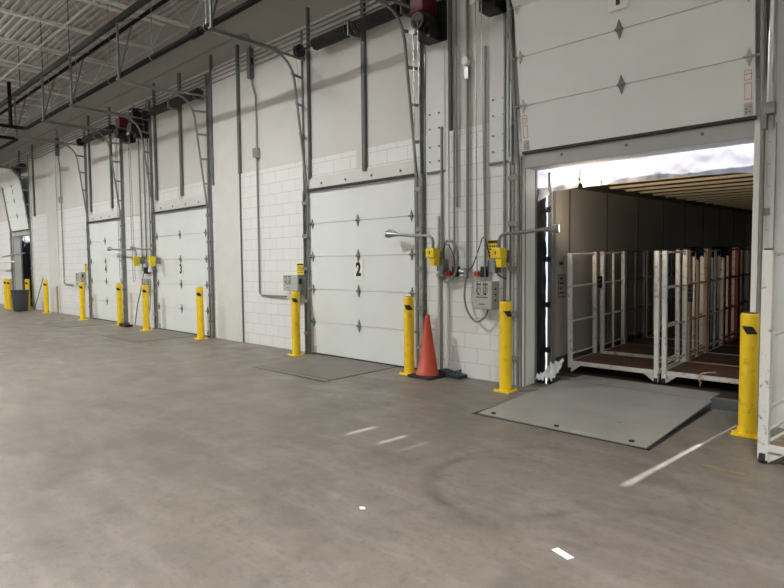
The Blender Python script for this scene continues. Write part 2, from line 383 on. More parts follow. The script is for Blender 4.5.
# ------------------------------------------------------------------ tracks, doors
PATH = [(-0.004, 0.0), (-0.004, 2.75), (-0.14, 3.82), (-0.24, 4.6), (-0.29, 4.76), (-0.37, 4.87), (-0.48, 4.95), (-0.63, 4.99), (-1.2, 5.0), (-2.0, 5.0), (-3.2, 5.0)]
def path_at(s):
    for (a, b_) in zip(PATH, PATH[1:]):
        d = math.dist(a, b_)
        if s <= d: return (a[0]+(b_[0]-a[0])*s/d, a[1]+(b_[1]-a[1])*s/d)
        s -= d
    return PATH[-1]
def sect_poly(x0, x1, s0, s1, th=0.022, off=-0.0):
    a = Vector((0, *path_at(s0))); c = Vector((0, *path_at(s1))); d = (c-a).normalized(); nrm = Vector((0, d.z, -d.y))   # towards outside
    q = []
    g = 0.003
    a2 = a+d*g; c2 = c-d*g
    for P_ in (a2, c2):
        for t_ in (-th, 0): q.append(P_+nrm*t_+nrm*off)
    vs = [Vector((x, v.y, v.z)) for x in (x0, x1) for v in q]
    return vs, [(0, 1, 3, 2), (4, 6, 7, 5), (0, 4, 5, 1), (2, 3, 7, 6), (0, 2, 6, 4), (1, 5, 7, 3)]
SIGNZ = 1.45
def hinge_mesh(w_=0.075, h_=0.1):
    b = B(); b.prism([(-w_/2, 0), (0, -h_), (w_/2, 0), (0, h_)], -0.012, 0.0)
    b.cyl((-w_*0.55, -0.018, 0), (w_*0.55, -0.018, 0), 0.014, 8)
    return b
hinge0 = None
def door(n, x0, x1, raised):
    global hinge0
    SH = 0.558
    r_ = thing('door_%d' % n, 'white sectional dock door number %d, %s' % (n, 'rolled up' if raised else 'closed'), None, ((x0+x1)/2, 0, 0), kind='structure')
    cx = (x0+x1)/2
    for i in range(5):
        s0 = raised+i*SH; s1 = s0+SH
        vs, fs = sect_poly(x0+0.04, x1-0.04, s0, s1)
        pn = B().add(vs, fs).obj('door_panel', 'door_paint', r_, bevel=0.003)
        a = Vector((0, *path_at(s0+0.02))); c = Vector((0, *path_at(s1)))
        ang = math.atan2(-(c.y-a.y), c.z-a.z)
        a.y += 0.023
        if i == 0: # bottom seal and brackets
            B().beam((x0+0.04, a.y-0.03, a.z-0.01), (x1-0.04, a.y-0.03, a.z-0.01), 0.05, 0.03).obj('bottom_seal', 'seal_black', r_)
            for xx in (x0+0.10, x1-0.10):
                B().box(xx-0.035, xx+0.035, a.y-0.062, a.y-0.045, a.z+0.02, a.z+0.13).obj('corner_bracket', 'box_grey', r_)
                dt = B()
                for (du, dv) in ((-.015, .045), (.015, .045), (-.015, .075), (.015, .09)): dt.cyl((xx+du, a.y-0.066, a.z+dv), (xx+du, a.y-0.062, a.z+dv), 0.006, 6)
                dt.obj('bracket_bolts', 'ink', r_)
                lb = B(); kk = (path_at(s0+0.35)[0]-path_at(s0+0.02)[0])
                for (u0, u1, v0, v1) in ((-.03, .03, .16, .165), (-.03, .03, .30, .305), (-.03, -.026, .16, .3), (.026, .03, .16, .3), (-.03, .03, .33, .42)):
                    if v1 > .4: lb.box(xx-.03, xx+.03, a.y-0.0475, a.y-0.0445, a.z+.33, a.z+.335).box(xx-.03, xx+.03, a.y-0.0475, a.y-0.0445, a.z+.415, a.z+.42).box(xx-.03, xx-.026, a.y-0.0475, a.y-0.0445, a.z+.33, a.z+.42).box(xx+.026, xx+.03, a.y-0.0475, a.y-0.0445, a.z+.33, a.z+.42).box(xx-.03, xx+.03, a.y-0.0475, a.y-0.0445, a.z+.38, a.z+.386)
                    else: lb.box(xx+u0, xx+u1, a.y-0.0475, a.y-0.0445, a.z+v0, a.z+v1)
                lb.v = [(v_[0], v_[1]+kk*(v_[2]-a.z)/0.33-0.003, v_[2]) for v_ in lb.v]; lb.obj('warning_sticker', 'pink_ink', r_)
        if i < 4:
            jy, jz = path_at(s1); jy += 0.023
            for xx in (cx, x0+0.09, x1-0.09):
                if xx != cx:
                    B().prism([(xx-0.03, jz), (xx, jz-0.085), (xx+0.03, jz), (xx, jz+0.085)], jy-0.06, jy-0.046).cyl((xx-0.05, jy-0.065, jz), (xx+0.05, jy-0.065, jz), 0.011, 8).obj('edge_hinge', 'box_grey' if raised else 'grey_paint', r_)
                    continue
                if hinge0 is None:
                    h = hinge_mesh().obj('hinge', 'grey_paint'); h.parent = r_; hinge0 = h
                else:
                    h = hinge0.copy(); COL.objects.link(h); h.parent = r_
                h.location = Vector((xx, jy-0.046*math.cos(ang), jz-0.046*math.sin(-ang)*0))-r_.location
                h.rotation_euler = (ang, 0, 0)
            for xx, sg in ((x0+0.03, -1), (x1-0.03, 1)):
                rl = B().cyl((xx-sg*0.03, jy-0.05, jz), (xx+sg*0.03, jy-0.05, jz), 0.008, 6).cyl((xx+sg*0.005, jy-0.05, jz), (xx+sg*0.03, jy-0.05, jz), 0.024, 10)
                rl.obj('roller', 'galv', r_)
        if i == 4 and not raised: B().box(x0, x1, -0.085, -0.02, 2.785, 2.82).obj('top_seal', 'seal_black', r_)
        if i == 2:
            a = Vector((0, *path_at(raised+SIGNZ))); a.y += 0.023
            sp_ = B().box(cx-0.105, cx+0.105, a.y-0.052, a.y-0.047, a.z-0.145, a.z+0.145).obj('number_sign', 'sign_white', r_)
            text_obj(str(n), (cx, a.y-0.0535, a.z), 0.29, 'ink', sp_)
    return r_
for d in DOORS: door(*d)

def rail_pts(x):
    return [(x, y-0.035, z) for y, z in PATH[:-2]]+[(x, -1.8, 5.0)]
def track(n, x, side, label, upper=True):
    """side -1: left of the door, +1: right"""
    t = thing('door_track', label, 'door track', (x, -0.04, 0), 'galvanised door tracks beside the dock doors')
    pts = rail_pts(x+side*0.02)
    B().tube(pts[:2], 0.02, 8).obj('vertical_rail', 'galv_dull', t)
    B().tube(pts[1:], 0.022, 8).obj('curved_rail', 'galv_dull', t)
    xa = x+side*0.13
    an = B().box(xa-0.03, xa+0.03, -0.012, 0.0, 0, 2.8).box(xa-0.006, xa+0.0, -0.06, 0.0, 0, 2.8)
    an.obj('jamb_angle', 'galv', t)
    ua = B().box(xa-0.028, xa+0.028, -0.014, 0.004, 2.75, 5.5).box(xa-side*0.026, xa-side*0.02, -0.065, 0.004, 2.75, 5.5)
    ua.obj('wall_angle', 'galv', t)
    z = 0.35
    if n == 1 and side == 1:
        z = 9
        B().cyl((x+0.085, -0.085, 2.98), (x+0.085, -0.16, 5.3), 0.042, 16).obj('guide_tube', 'chrome', t)
        B().box(x+0.03, x+0.055, -0.10, -0.01, 2.75, 5.4).obj('guide_plate', 'galv', t)
        B().box(x+0.05, x+0.12, -0.13, -0.03, 2.88, 2.98).obj('guide_foot', 'galv_dull', t)
        for zz in (1.35, 2.0): B().box(x+0.03, x+0.085, -0.02, -0.005, zz-0.035, zz+0.035).obj('bracket', 'galv', t)
    while z < 2.8:
        B().box(min(x+side*0.01, xa), max(x+side*0.01, xa), -0.075, -0.06, z-0.03, z+0.03).box(xa-0.012, xa+0.012, -0.075, -0.012, z-0.03, z+0.03).obj('bracket', 'galv_dull', t); z += 0.56
    for s in (3.25, 3.75, 4.25, 4.72) if not (n == 1 and side == 1) else ():
        # find y on path at z = s
        for (a, c) in zip(PATH, PATH[1:]):
            if a[1] <= s <= c[1] and c[1] > a[1]: yy = a[0]+(c[0]-a[0])*(s-a[1])/(c[1]-a[1]); break
        B().beam((xa, -0.02, s), (x+side*0.045, yy-0.05, s), 0.006, 0.045).obj('bracket', 'galv_dull', t)
    B().beam((xa, -0.02, 5.04), (xa-side*0.06, -0.75, 5.03), 0.03, 0.03).obj('top_strut', 'galv_dull', t)
    # horizontal angle over the rail and the hanger that drops from the channel
    B().beam((x+side*0.02, -0.6, 5.035), (x+side*0.02, -1.83, 5.035), 0.03, 0.03).obj('rail_angle', 'galv', t)
    B().box(x+side*0.02-0.025, x+side*0.02+0.025, -1.80, -1.795, 4.98, 6.08).box(x+side*0.02-0.025, x+side*0.02-0.02, -1.80, -1.75, 4.98, 6.08).obj('hanger', 'galv_dull', t)
    B().beam((x+side*0.02, -1.80, 5.02), (x+side*0.02-0.02, -1.5, 6.12), 0.006, 0.03).obj('hanger_brace', 'galv', t)
    B().beam((x+side*0.02, -1.8, 6.05), (x+0.45, -1.55, 6.12), 0.02, 0.01).obj('hanger_brace', 'galv', t)
    return t
TN = {1: 'the open near doorway', 2: 'the nearest closed door', 3: 'the middle closed door', 4: 'the farthest closed door', 5: 'the open far doorway'}
for (n, x0, x1, r_) in DOORS:
    for side, x in ((-1, x0), (1, x1)):
        track(n, x, side, 'galvanised steel track up the %s edge of %s' % ('left' if side < 0 else 'right', TN[n]))

# ------------------------------------------------------------------ counterbalance springs
def springs(n, x0, x1, label):
    zc, yc = 5.1, -0.2
    t = thing('torsion_spring_shaft', label, 'door spring', ((x0+x1)/2, yc, zc), 'spring shafts above the dock doors')
    B().cyl((x0-0.1, yc, zc), (x1+0.25, yc, zc), 0.016, 8).obj('shaft', 'dark_steel', t)
    cx = (x0+x1)/2+0.1
    for (a, c) in ((x0+0.42, cx-0.07), (cx+0.07, x1-0.12)):
        b = B(); turns = int((c-a)/0.05); n_ = turns*10
        b.tube([(a+(c-a)*i/n_, yc+0.083*math.cos(2*math.pi*i/10), zc+0.083*math.sin(2*math.pi*i/10)) for i in range(n_+1)], 0.019, 5)
        b.cyl((a, yc, zc), (c, yc, zc), 0.072, 12)
        b.obj('spring', 'seal_black', t)
    B().box(cx-0.012, cx+0.012, yc-0.09, 0.0, zc-0.11, zc+0.11).box(cx-0.06, cx+0.06, -0.01, 0, zc-0.14, zc+0.14).obj('center_bracket', 'galv_dull', t)
    for xx in (x0+0.02, x1+0.02):
        b = B(); b.cyl((xx-0.03, yc, zc), (xx+0.03, yc, zc), 0.07, 16).cyl((xx+0.03, yc, zc), (xx+0.045, yc, zc), 0.1, 20).cyl((xx-0.045, yc, zc), (xx-0.03, yc, zc), 0.09, 20)
        b.obj('cable_drum', 'dark_steel', t)
        B().box(xx-0.09, xx-0.08, yc-0.06, 0.0, zc-0.1, zc+0.1).obj('end_bracket', 'galv_dull', t)
    B().cyl((x0+0.03, yc-0.08, zc), (x0+0.03, -0.06, 3.0), 0.003, 5).obj('lift_cable', 'galv', t)
for (n, x0, x1, r_) in DOORS:
    springs(n, x0, x1, 'black torsion springs on a shaft above %s' % TN[n])

# ------------------------------------------------------------------ door operators with chain hoists
def chain(b, x, y, z0, z1, sw=0.0, q=0.7):
    n_ = max(2, int((z1-z0)/0.034)); 
    for i in range(n_):
        z = z0+(z1-z0)*(i+0.5)/n_; xx = x+sw*(i/n_)
        if i % 2: b.box(xx-0.009*q, xx+0.009*q, y-0.003, y+0.003, z-0.02, z+0.02)
        else: b.box(xx-0.003, xx+0.003, y-0.009*q, y+0.009*q, z-0.02, z+0.02)
def operator(x, zc, label, clabel, zbot, maroon=True):
    t = thing('door_operator', label, 'door motor', (x, -0.02, zc), 'chain hoist door operators')
    B().box(x-0.02, x+0.20, -0.05, 0.0, zc-0.32, zc+0.22).obj('mounting_plate', 'black_plastic', t)
    h = B().box(x-0.17, x+0.06, -0.36, -0.06, zc+0.02, zc+0.36).obj('motor_housing', 'maroon' if maroon else 'black_plastic', t, bevel=0.015)
    B().box(x-0.11, x-0.0, -0.3655, -0.36, zc+0.27, zc+0.295).obj('maker_label', 'sign_white', h)
    B().cyl((x+0.02, -0.40, zc-0.13), (x+0.02, -0.06, zc-0.13), 0.12, 20).cyl((x+0.02, -0.42, zc-0.13), (x+0.02, -0.40, zc-0.13), 0.09, 20).obj('gearbox', 'black_plastic', t)
    B().tube([(x+0.02+0.095*math.cos(a*math.pi/10), -0.43, zc-0.13+0.095*math.sin(a*math.pi/10)) for a in range(21)], 0.012, 6).obj('chain_wheel', 'grey_paint', t)
    B().box(x-0.13, x-0.03, -0.43, -0.40, zc-0.27, zc-0.22).obj('tag_plate', 'sign_white', t)
    B().box(x-0.1, x+0.14, -0.30, -0.06, zc-0.34, zc-0.12).obj('gear_case', 'black_plastic', t, bevel=0.02)
    B().tube([(x+0.06, -0.2, zc+0.3), (x+0.16, -0.18, zc+0.28), (x+0.2, -0.1, zc+0.36), (x+0.2, -0.06, zc+0.6)], 0.014, 8).obj('power_cable', 'conduit', t)
    c = B(); chain(c, x-0.03, -0.43, zbot, zc-0.15, -0.02); chain(c, x+0.09, -0.43, zbot, zc-0.15, -0.06); 
    c.tube([(x-0.03, -0.43, zbot), (x+0.0, -0.43, zbot-0.05), (x+0.05, -0.43, zbot-0.05), (x+0.09, -0.43, zbot)], 0.006, 5)
    tag(c.obj('hoist_chain', 'galv'), clabel, 'chain', 'hand chains hanging from the door motors')
operator(-5.14, 4.86, 'maroon and black chain hoist motor beside the nearest closed door', 'hand chain hanging between the nearest closed door and the orange cone', 1.25)
operator(-4.14, 4.95, 'black chain hoist motor beside the open near doorway', 'hand chain hanging beside the open near doorway', 1.2, False)
operator(-15.0, 4.95, 'maroon and black chain hoist motor above the right edge of the farthest closed door', 'hand chain hanging beside the farthest closed door', 1.2)
operator(-14.22, 4.95, 'black chain hoist motor above the left edge of the middle closed door', 'hand chain hanging beside the middle closed door', 1.2, False)

# ------------------------------------------------------------------ overhead channel and black pipes
b = B().box(XL+0.5, -2.5, -1.80, -1.795, 6.07, 6.18).box(XL+0.5, -2.5, -1.80, -1.74, 6.175, 6.18).box(XL+0.5, -2.5, -1.80, -1.74, 6.07, 6.075)
tag(b.obj('strut_channel', 'dark_steel'), 'long dark green steel channel that the track hangers bolt to, under the joists', 'steel channel')
hr = B()
# threaded rods carrying channel from the roof
t = thing('black_pipe', 'thin black overhead pipe running just behind the steel channel', 'pipe', (-10, -1.52, 6.13), 'black pipes under the roof')
B().cyl((XL+0.5, -1.52, 6.13), (-3.0, -1.52, 6.13), 0.035, 10).obj('pipe_run', 'black_pipe', t)
for xr in (-13.84, -15.69, -17.54, -10.14, -21.24, -24.9, -28.6): B().cyl((xr, -1.8, 6.18), (xr, -1.8, 7.36), 0.008, 6).obj('rod_hanger', 'dark_steel', t)
t = thing('black_pipe', 'thick black overhead pipe passing over the ends of the door tracks', 'pipe', (-10, -1.68, 5.2), 'black pipes under the roof')
pts = [(-3.0, -1.68, 5.17), (-17.5, -1.68, 5.17), (-17.6, -1.70, 5.17), (-17.66, -1.78, 5.17), (-17.66, -2.6, 5.17), (-17.66, -9.0, 5.17)]
B().tube(pts, 0.045, 12).obj('pipe_run', 'black_pipe', t)
B().cyl((-17.66, -2.02, 5.17), (-17.66, -2.02, 6.3), 0.045, 12).obj('riser', 'black_pipe', t)
B().cyl((-8.75, -1.68, 5.17), (-8.45, -1.68, 5.17), 0.062, 14).obj('coupling', 'black_pipe', t)
for xr in (-13.84, -15.69, -11.99, -10.14, -8.29, -6.44):
    r2 = B()
    r2.cyl((xr, -1.68, 5.2), (xr, -1.68, ZJ), 0.006, 6)
    r2.tube([(xr, -1.68+0.052*math.cos(a*math.pi/8), 5.17+0.052*math.sin(a*math.pi/8)) for a in range(17)], 0.006, 5)
    r2.obj('rod_hanger', 'galv', t)
t = thing('black_pipe', 'black overhead pipe with an elbow at the far left of the row', 'pipe', (-22, -1.5, 5.15), 'black pipes under the roof')
B().tube([(XL+1, -1.5, 5.15), (-19.25, -1.5, 5.15), (-19.16, -1.53, 5.15), (-19.14, -1.62, 5.15), (-19.14, -2.4, 5.15), (-19.14, -9, 5.15)], 0.045, 12).obj('pipe_run', 'black_pipe', t)

# ------------------------------------------------------------------ conduits
def conduit(pts, r, label, m_='conduit', group='conduits on the dock wall'):
    return tag(B().tube(pts, r, 8).obj('conduit', m_), label, 'conduit', group)
for i, (z, nm) in enumerate(((5.52, 'topmost'), (5.44, 'second from the top'), (5.36, 'second from the bottom'), (5.27, 'lowest'))):
    conduit([(-30, -0.03, z), (-4.5, -0.03, z)], 0.014, 'horizontal conduit under the wall ledge, %s of the four' % nm, group='four parallel conduits under the wall ledge')
def cond_drop(dx, ztop, xh, label, rowl):
    x = dx
    pts = [(xh, -0.03, ztop), (x-0.28, -0.03, ztop)]+[(x-0.28+0.28*math.sin(a), -0.03, ztop-0.28+0.28*math.cos(a)) for a in (0.4, 0.8, 1.2)]+[(x, -0.03, ztop-0.35), (x, -0.03, 5.62)]
    conduit(pts, 0.017, label+' high on the wall', 'grey_paint')
    t = thing('disconnect_switch', 'slim grey switch box at the wall ledge above %s' % rowl, 'switch box', (x, -0.03, 5.1), 'slim switch boxes at the wall ledge')
    B().box(x-0.05, x+0.05, -0.1, 0.0, 5.05, 5.6).obj('box', 'post_dark', t, bevel=0.006)
    B().box(x+0.05, x+0.07, -0.07, -0.03, 5.3, 5.42).obj('lever', 'black_plastic', t)
    pts = [(x, -0.04, 5.05), (x+0.03, -0.03, 4.9), (x+0.12, -0.03, 4.7), (x+0.12, -0.03, 1.02), (x+0.14, -0.03, 0.99), (x+0.18, -0.03, 0.97), (x+1.0, -0.05, 0.97)]
    conduit(pts, 0.016, label+' down the wall to the grey control box')
    t = thing('junction_box', 'small grey junction box on the conduit left of %s' % rowl, 'junction box', (x+0.12, -0.03, 3.65), 'small junction boxes on the conduits')
    B().box(x+0.05, x+0.19, -0.08, 0.0, 3.56, 3.74).obj('box', 'box_grey', t, bevel=0.005)
    B().box(x+0.06, x+0.18, -0.085, -0.08, 3.57, 3.73).obj('lid', 'galv_dull', t)
cond_drop(-9.6, 5.95, -30, 'grey conduit left of the nearest closed door,', 'the nearest closed door')
cond_drop(-20.6, 5.94, -34, 'grey conduit left of the farthest closed door,', 'the farthest closed door')

def control_box(x0, x1, z0, z1, depth, label, sign=None):
    cx = (x0+x1)/2
    t = thing('control_box', label, 'control box', (cx, -depth/2, z0), 'grey leveller control boxes on the wall')
    bx = B().box(x0, x1, -depth, 0.0, z0, z1).obj('enclosure', 'box_grey', t, bevel=0.006)
    B().box(x0+0.01, x1-0.01, -depth-0.006, -depth, z0+0.01, z1-0.01).obj('lid', 'box_grey', t, bevel=0.004)
    W, H_ = x1-x0, z1-z0; b = B(); rnd = random.Random(int(abs(x0)*10))
    y0, y1 = -depth-0.0085, -depth-0.006
    for s0 in (0.2, 0.56):
        for k_ in range(4): b.box(x0+W*(s0+0.065*k_), x0+W*(s0+0.065*k_+0.045), y0, y1, z0+H_*(0.86+0.01*rnd.random()), z0+H_*0.93)
        for k_ in range(2): b.box(x0+W*s0, x0+W*(s0+0.24), y0, y1, z0+H_*(0.79-0.05*k_), z0+H_*(0.81-0.05*k_))
        b.cyl((x0+W*(s0+0.12), y0-0.006, z0+H_*0.56), (x0+W*(s0+0.12), y1, z0+H_*0.56), 0.016, 10)
        b.box(x0+W*(s0+0.0), x0+W*(s0+0.03), y0, y1, z0+H_*0.6, z0+H_*0.72)
        b.box(x0+W*(s0+0.2), x0+W*(s0+0.23), y0, y1, z0+H_*0.6, z0+H_*0.72)
    for k_ in range(7): b.box(x0+W*(0.2+0.09*k_), x0+W*(0.265+0.09*k_), y0, y1, z0+H_*0.42, z0+H_*0.455)
    for k_ in range(4): b.box(x0+W*(0.36+0.075*k_), x0+W*(0.41+0.075*k_), y0, y1, z0+H_*0.18, z0+H_*0.21)
    b.obj('panel_lettering', 'ink', t)
    for k_ in range(3): B().box(x1, x1+0.002, -depth*0.62, -depth*0.4, z0+H_*(0.3+0.2*k_), z0+H_*(0.36+0.2*k_)).obj('side_marking', 'ink', t)
    return t
control_box(-4.42, -4.13, 0.95, 1.31, 0.17, 'grey leveller control box between the orange cone and the open near doorway, black lettering')
control_box(-8.60, -8.30, 1.08, 1.36, 0.12, 'grey leveller control box behind the bollard just left of the nearest closed door')
control_box(-14.52, -14.24, 0.92, 1.22, 0.12, 'grey leveller control box between the middle and farthest closed doors')
control_box(-19.15, -18.8, 0.95, 1.33, 0.12, 'grey leveller control box just left of the farthest closed door')
for (x0, lab) in ((-8.3, 'second grey box right against the leveller control box left of the nearest closed door'), (-18.78, 'second grey box right against the leveller control box left of the farthest closed door')):
    t = thing('switch_box', lab, 'switch box', (x0+0.1, -0.08, 1.0), 'narrow grey switch boxes')
    B().box(x0, x0+0.17, -0.16, 0.0, 1.0, 1.36).obj('enclosure', 'box_grey', t, bevel=0.006)
    B().box(x0+0.17, x0+0.185, -0.12, -0.08, 1.2, 1.3).obj('lever', 'black_plastic', t)
    B().box(x0-0.05, x0+0.02, -0.06, 0.0, 0.72, 1.0).obj('conduit_body', 'conduit', t)
def caution_sign(x0, x1, z0, z1, label, y=-0.006):
    t = thing('caution_sign', label, 'sign', ((x0+x1)/2, y, z0), 'yellow caution signs')
    B().box(x0, x1, y-0.004, 0, z0, z1).obj('plate', 'yellow_plain', t)
    b = B(); W, H_ = x1-x0, z1-z0; y0, y1 = y-0.006, y-0.004
    b.box(x0+W*.04, x1-W*.04, y0, y1, z0+H_*.82, z0+H_*.97)
    rnd = random.Random(int(x0*-31))
    for r_ in range(4):
        x = x0+W*.1
        while x < x1-W*.2:
            w_ = W*(.08+.16*rnd.random()); b.box(x, min(x+w_, x1-W*.1), y0, y1, z0+H_*(.12+.17*r_), z0+H_*(.20+.17*r_)); x += w_+W*.06
    b.obj('lettering', 'ink', t)
caution_sign(-8.33, -8.14, 1.37, 1.56, 'small yellow caution sign above the switch box left of the nearest closed door')
caution_sign(-18.68, -18.5, 1.36, 1.6, 'small yellow caution sign above the switch box left of the farthest closed door')
caution_sign(-4.30, -4.12, 1.6, 1.84, 'yellow caution sign behind the dock light beside the open near doorway')

# vertical conduits between the doors
for (x, z0, z1, r, lab, m_) in [(-4.88, 3.33, 5.5, .03, 'thick dark grey pipe high on the wall between the cone and the near doorway', 'post_dark'),
                            (-4.78, 2.3, 5.25, .014, 'thin conduit right of the thick dark pipe above the orange cone', 'conduit'),
                            (-4.60, 1.42, 5.25, .02, 'long conduit between the cone and the near doorway', 'conduit'),
                            (-4.32, 1.50, 4.3, .018, 'conduit down to the right plug beside the open near doorway', 'conduit'),
                            (-4.82, 1.50, 3.3, .014, 'conduit down to the left plug beside the nearest closed door', 'conduit'),
                            (-5.03, 1.3, 3.4, .02, 'conduit dropping behind the left dock light beside the nearest closed door', 'conduit'),
                            (-4.03, 0.05, 5.2, .02, 'conduit along the left track of the open near doorway', 'galv'),
                            (-5.1, 0.0, 2.2, .024, 'pale pipe standing behind the orange cone', 'white_paint'),
                            (-14.62, 1.4, 5.2, .016, 'left conduit of three between the middle and farthest closed doors', 'conduit'),
                            (-14.36, 1.35, 5.2, .02, 'middle conduit between the middle and farthest closed doors', 'conduit'),
                            (-14.12, 1.5, 5.2, .016, 'right conduit between the middle and farthest closed doors', 'conduit')]:
    conduit([(x, -0.035, z0), (x, -0.035, z1)], r, lab, m_)
t = thing('junction_box', 'white round junction box high on the wall left of the open near doorway', 'junction box', (-4.60, -0.04, 4.15), 'small junction boxes on the conduits')
B().cyl((-4.60, -0.1, 4.17), (-4.60, -0.01, 4.17), 0.055, 8).obj('box', 'sign_white', t, bevel=0.005)
B().box(-4.63, -4.57, -0.06, -0.01, 3.95, 4.1).obj('fitting', 'galv', t)
# panels of sheet hanging on wall around the operators (lower dark lip)
struct('trim_%d' % k, B().box(-5.3, -4.98, -0.03, 0.0, 2.82, 5.3), 'white_paint'); k += 1
struct('trim_%d' % k, B().box(-5.3, -4.98, -0.036, 0.0, 2.79, 2.82), 'post_dark'); k += 1
struct('trim_%d' % k, B().box(-4.26, -3.98, -0.03, 0.0, 2.82, 5.3), 'white_paint'); k += 1
struct('trim_%d' % k, B().box(-4.26, -3.98, -0.036, 0.0, 2.79, 2.82), 'post_dark'); k += 1
struct('trim_%d' % k, B().box(-15.6, -14.7, -0.02, 0.0, 2.82, 5.3), 'upper_wall'); k += 1
bt = B()
for xx in (-5.24, -5.08, -4.20, -4.05):
    for z in (2.95, 3.15, 3.4, 3.6): bt.cyl((xx, -0.04, z), (xx, -0.028, z), 0.014, 8)
struct('trim_%d' % k, bt, 'post_dark'); k += 1

# plugs with red buttons, and the cord between them
for (x, lab) in ((-4.79, 'black cord plug on the wall with a red button, left of the connectors'), (-4.33, 'black cord plug on the wall with a red button, above the control box')):
    t = thing('wall_plug', lab, 'plug', (x, -0.04, 1.4), 'black wall plugs with red buttons')
    B().box(x-0.04, x+0.04, -0.08, 0.0, 1.36, 1.50).obj('receptacle', 'black_plastic', t, bevel=0.008)
    xb = x-0.095
    B().box(xb-0.04, xb+0.04, -0.05, 0.0, 1.36, 1.45).obj('button_base', 'box_grey', t, bevel=0.005)
    B().cyl((xb, -0.10, 1.405), (xb, -0.05, 1.405), 0.035, 14).obj('stop_button', 'red', t)
t = thing('wall_plug', 'black cord plug between the two far dock lights', 'plug', (-14.3, -0.04, 1.35), 'black wall plugs with red buttons')
B().box(-14.42, -14.26, -0.1, 0.0, 1.34, 1.50).obj('receptacle', 'black_plastic', t, bevel=0.008)
B().box(-14.2, -14.12, -0.08, 0.0, 1.38, 1.50).obj('cover', 'sign_white', t, bevel=0.008)
t = thing('cord_connector', 'silver cord connectors between the two plugs', 'connector', (-4.63, -0.05, 1.4))
B().cyl((-4.80, -0.07, 1.45), (-4.70, -0.07, 1.44), 0.022, 10).obj('plug_body', 'black_plastic', t)
B().cyl((-4.70, -0.07, 1.44), (-4.60, -0.07, 1.42), 0.03, 12).cyl((-4.60, -0.07, 1.48), (-4.60, -0.07, 1.34), 0.032, 12).obj('connector_body', 'galv', t)
B().cyl((-4.7, -0.07, 1.37), (-4.62, -0.07, 1.38), 0.022, 10).obj('side_fitting', 'galv', t)
def cord(pts, r, lab, m_='rubber'):
    P_ = [Vector(p) for p in pts]; out = []
    for i in range(len(P_)-1):
        p0 = P_[max(i-1, 0)]; p1 = P_[i]; p2 = P_[i+1]; p3 = P_[min(i+2, len(P_)-1)]
        for s in range(6):
            u = s/6; out.append(0.5*((2*p1)+(-p0+p2)*u+(2*p0-5*p1+4*p2-p3)*u*u+(-p0+3*p1-3*p2+p3)*u**3))
    out.append(P_[-1])
    return tag(B().tube(out, r, 6).obj('cable', m_), lab, 'cable', 'cables on the dock wall')
cord([(-4.97, -0.06, 1.55), (-4.97, -0.07, 1.75), (-4.9, -0.08, 1.8), (-4.82, -0.07, 1.68), (-4.78, -0.06, 1.5), (-4.68, -0.07, 1.44)], 0.007, 'black cable looping from the left dock light to the connectors')
cord([(-4.6, -0.07, 1.44), (-4.5, -0.07, 1.5), (-4.38, -0.08, 1.75), (-4.33, -0.08, 1.87), (-4.28, -0.08, 1.83), (-4.2, -0.1, 1.6), (-4.1, -0.1, 1.42), (-4.02, -0.08, 1.36), (-4.02, -0.01, 1.34)], 0.007, 'black cable looping from the connectors up to the right dock light')
cord([(-4.60, -0.07, 1.36), (-4.62, -0.08, 1.1), (-4.55, -0.1, 0.9), (-4.4, -0.12, 0.78), (-4.27, -0.1, 0.86), (-4.24, -0.09, 0.96)], 0.013, 'grey cable sagging under the control box by the open near doorway', 'grey_paint')
cord([(-14.5, -0.06, 1.35), (-14.62, -0.1, 0.9), (-14.8, -0.12, 0.5), (-14.9, -0.15, 0.015)], 0.015, 'grey cable hanging slanted between the middle and farthest closed doors', 'grey_paint')
cord([(-14.1, -0.08, 0.85), (-14.12, -0.1, 0.5), (-14.2, -0.1, 0.3), (-14.15, -0.1, 0.013)], 0.013, 'short grey cable beside the left track of the middle closed door', 'grey_paint')

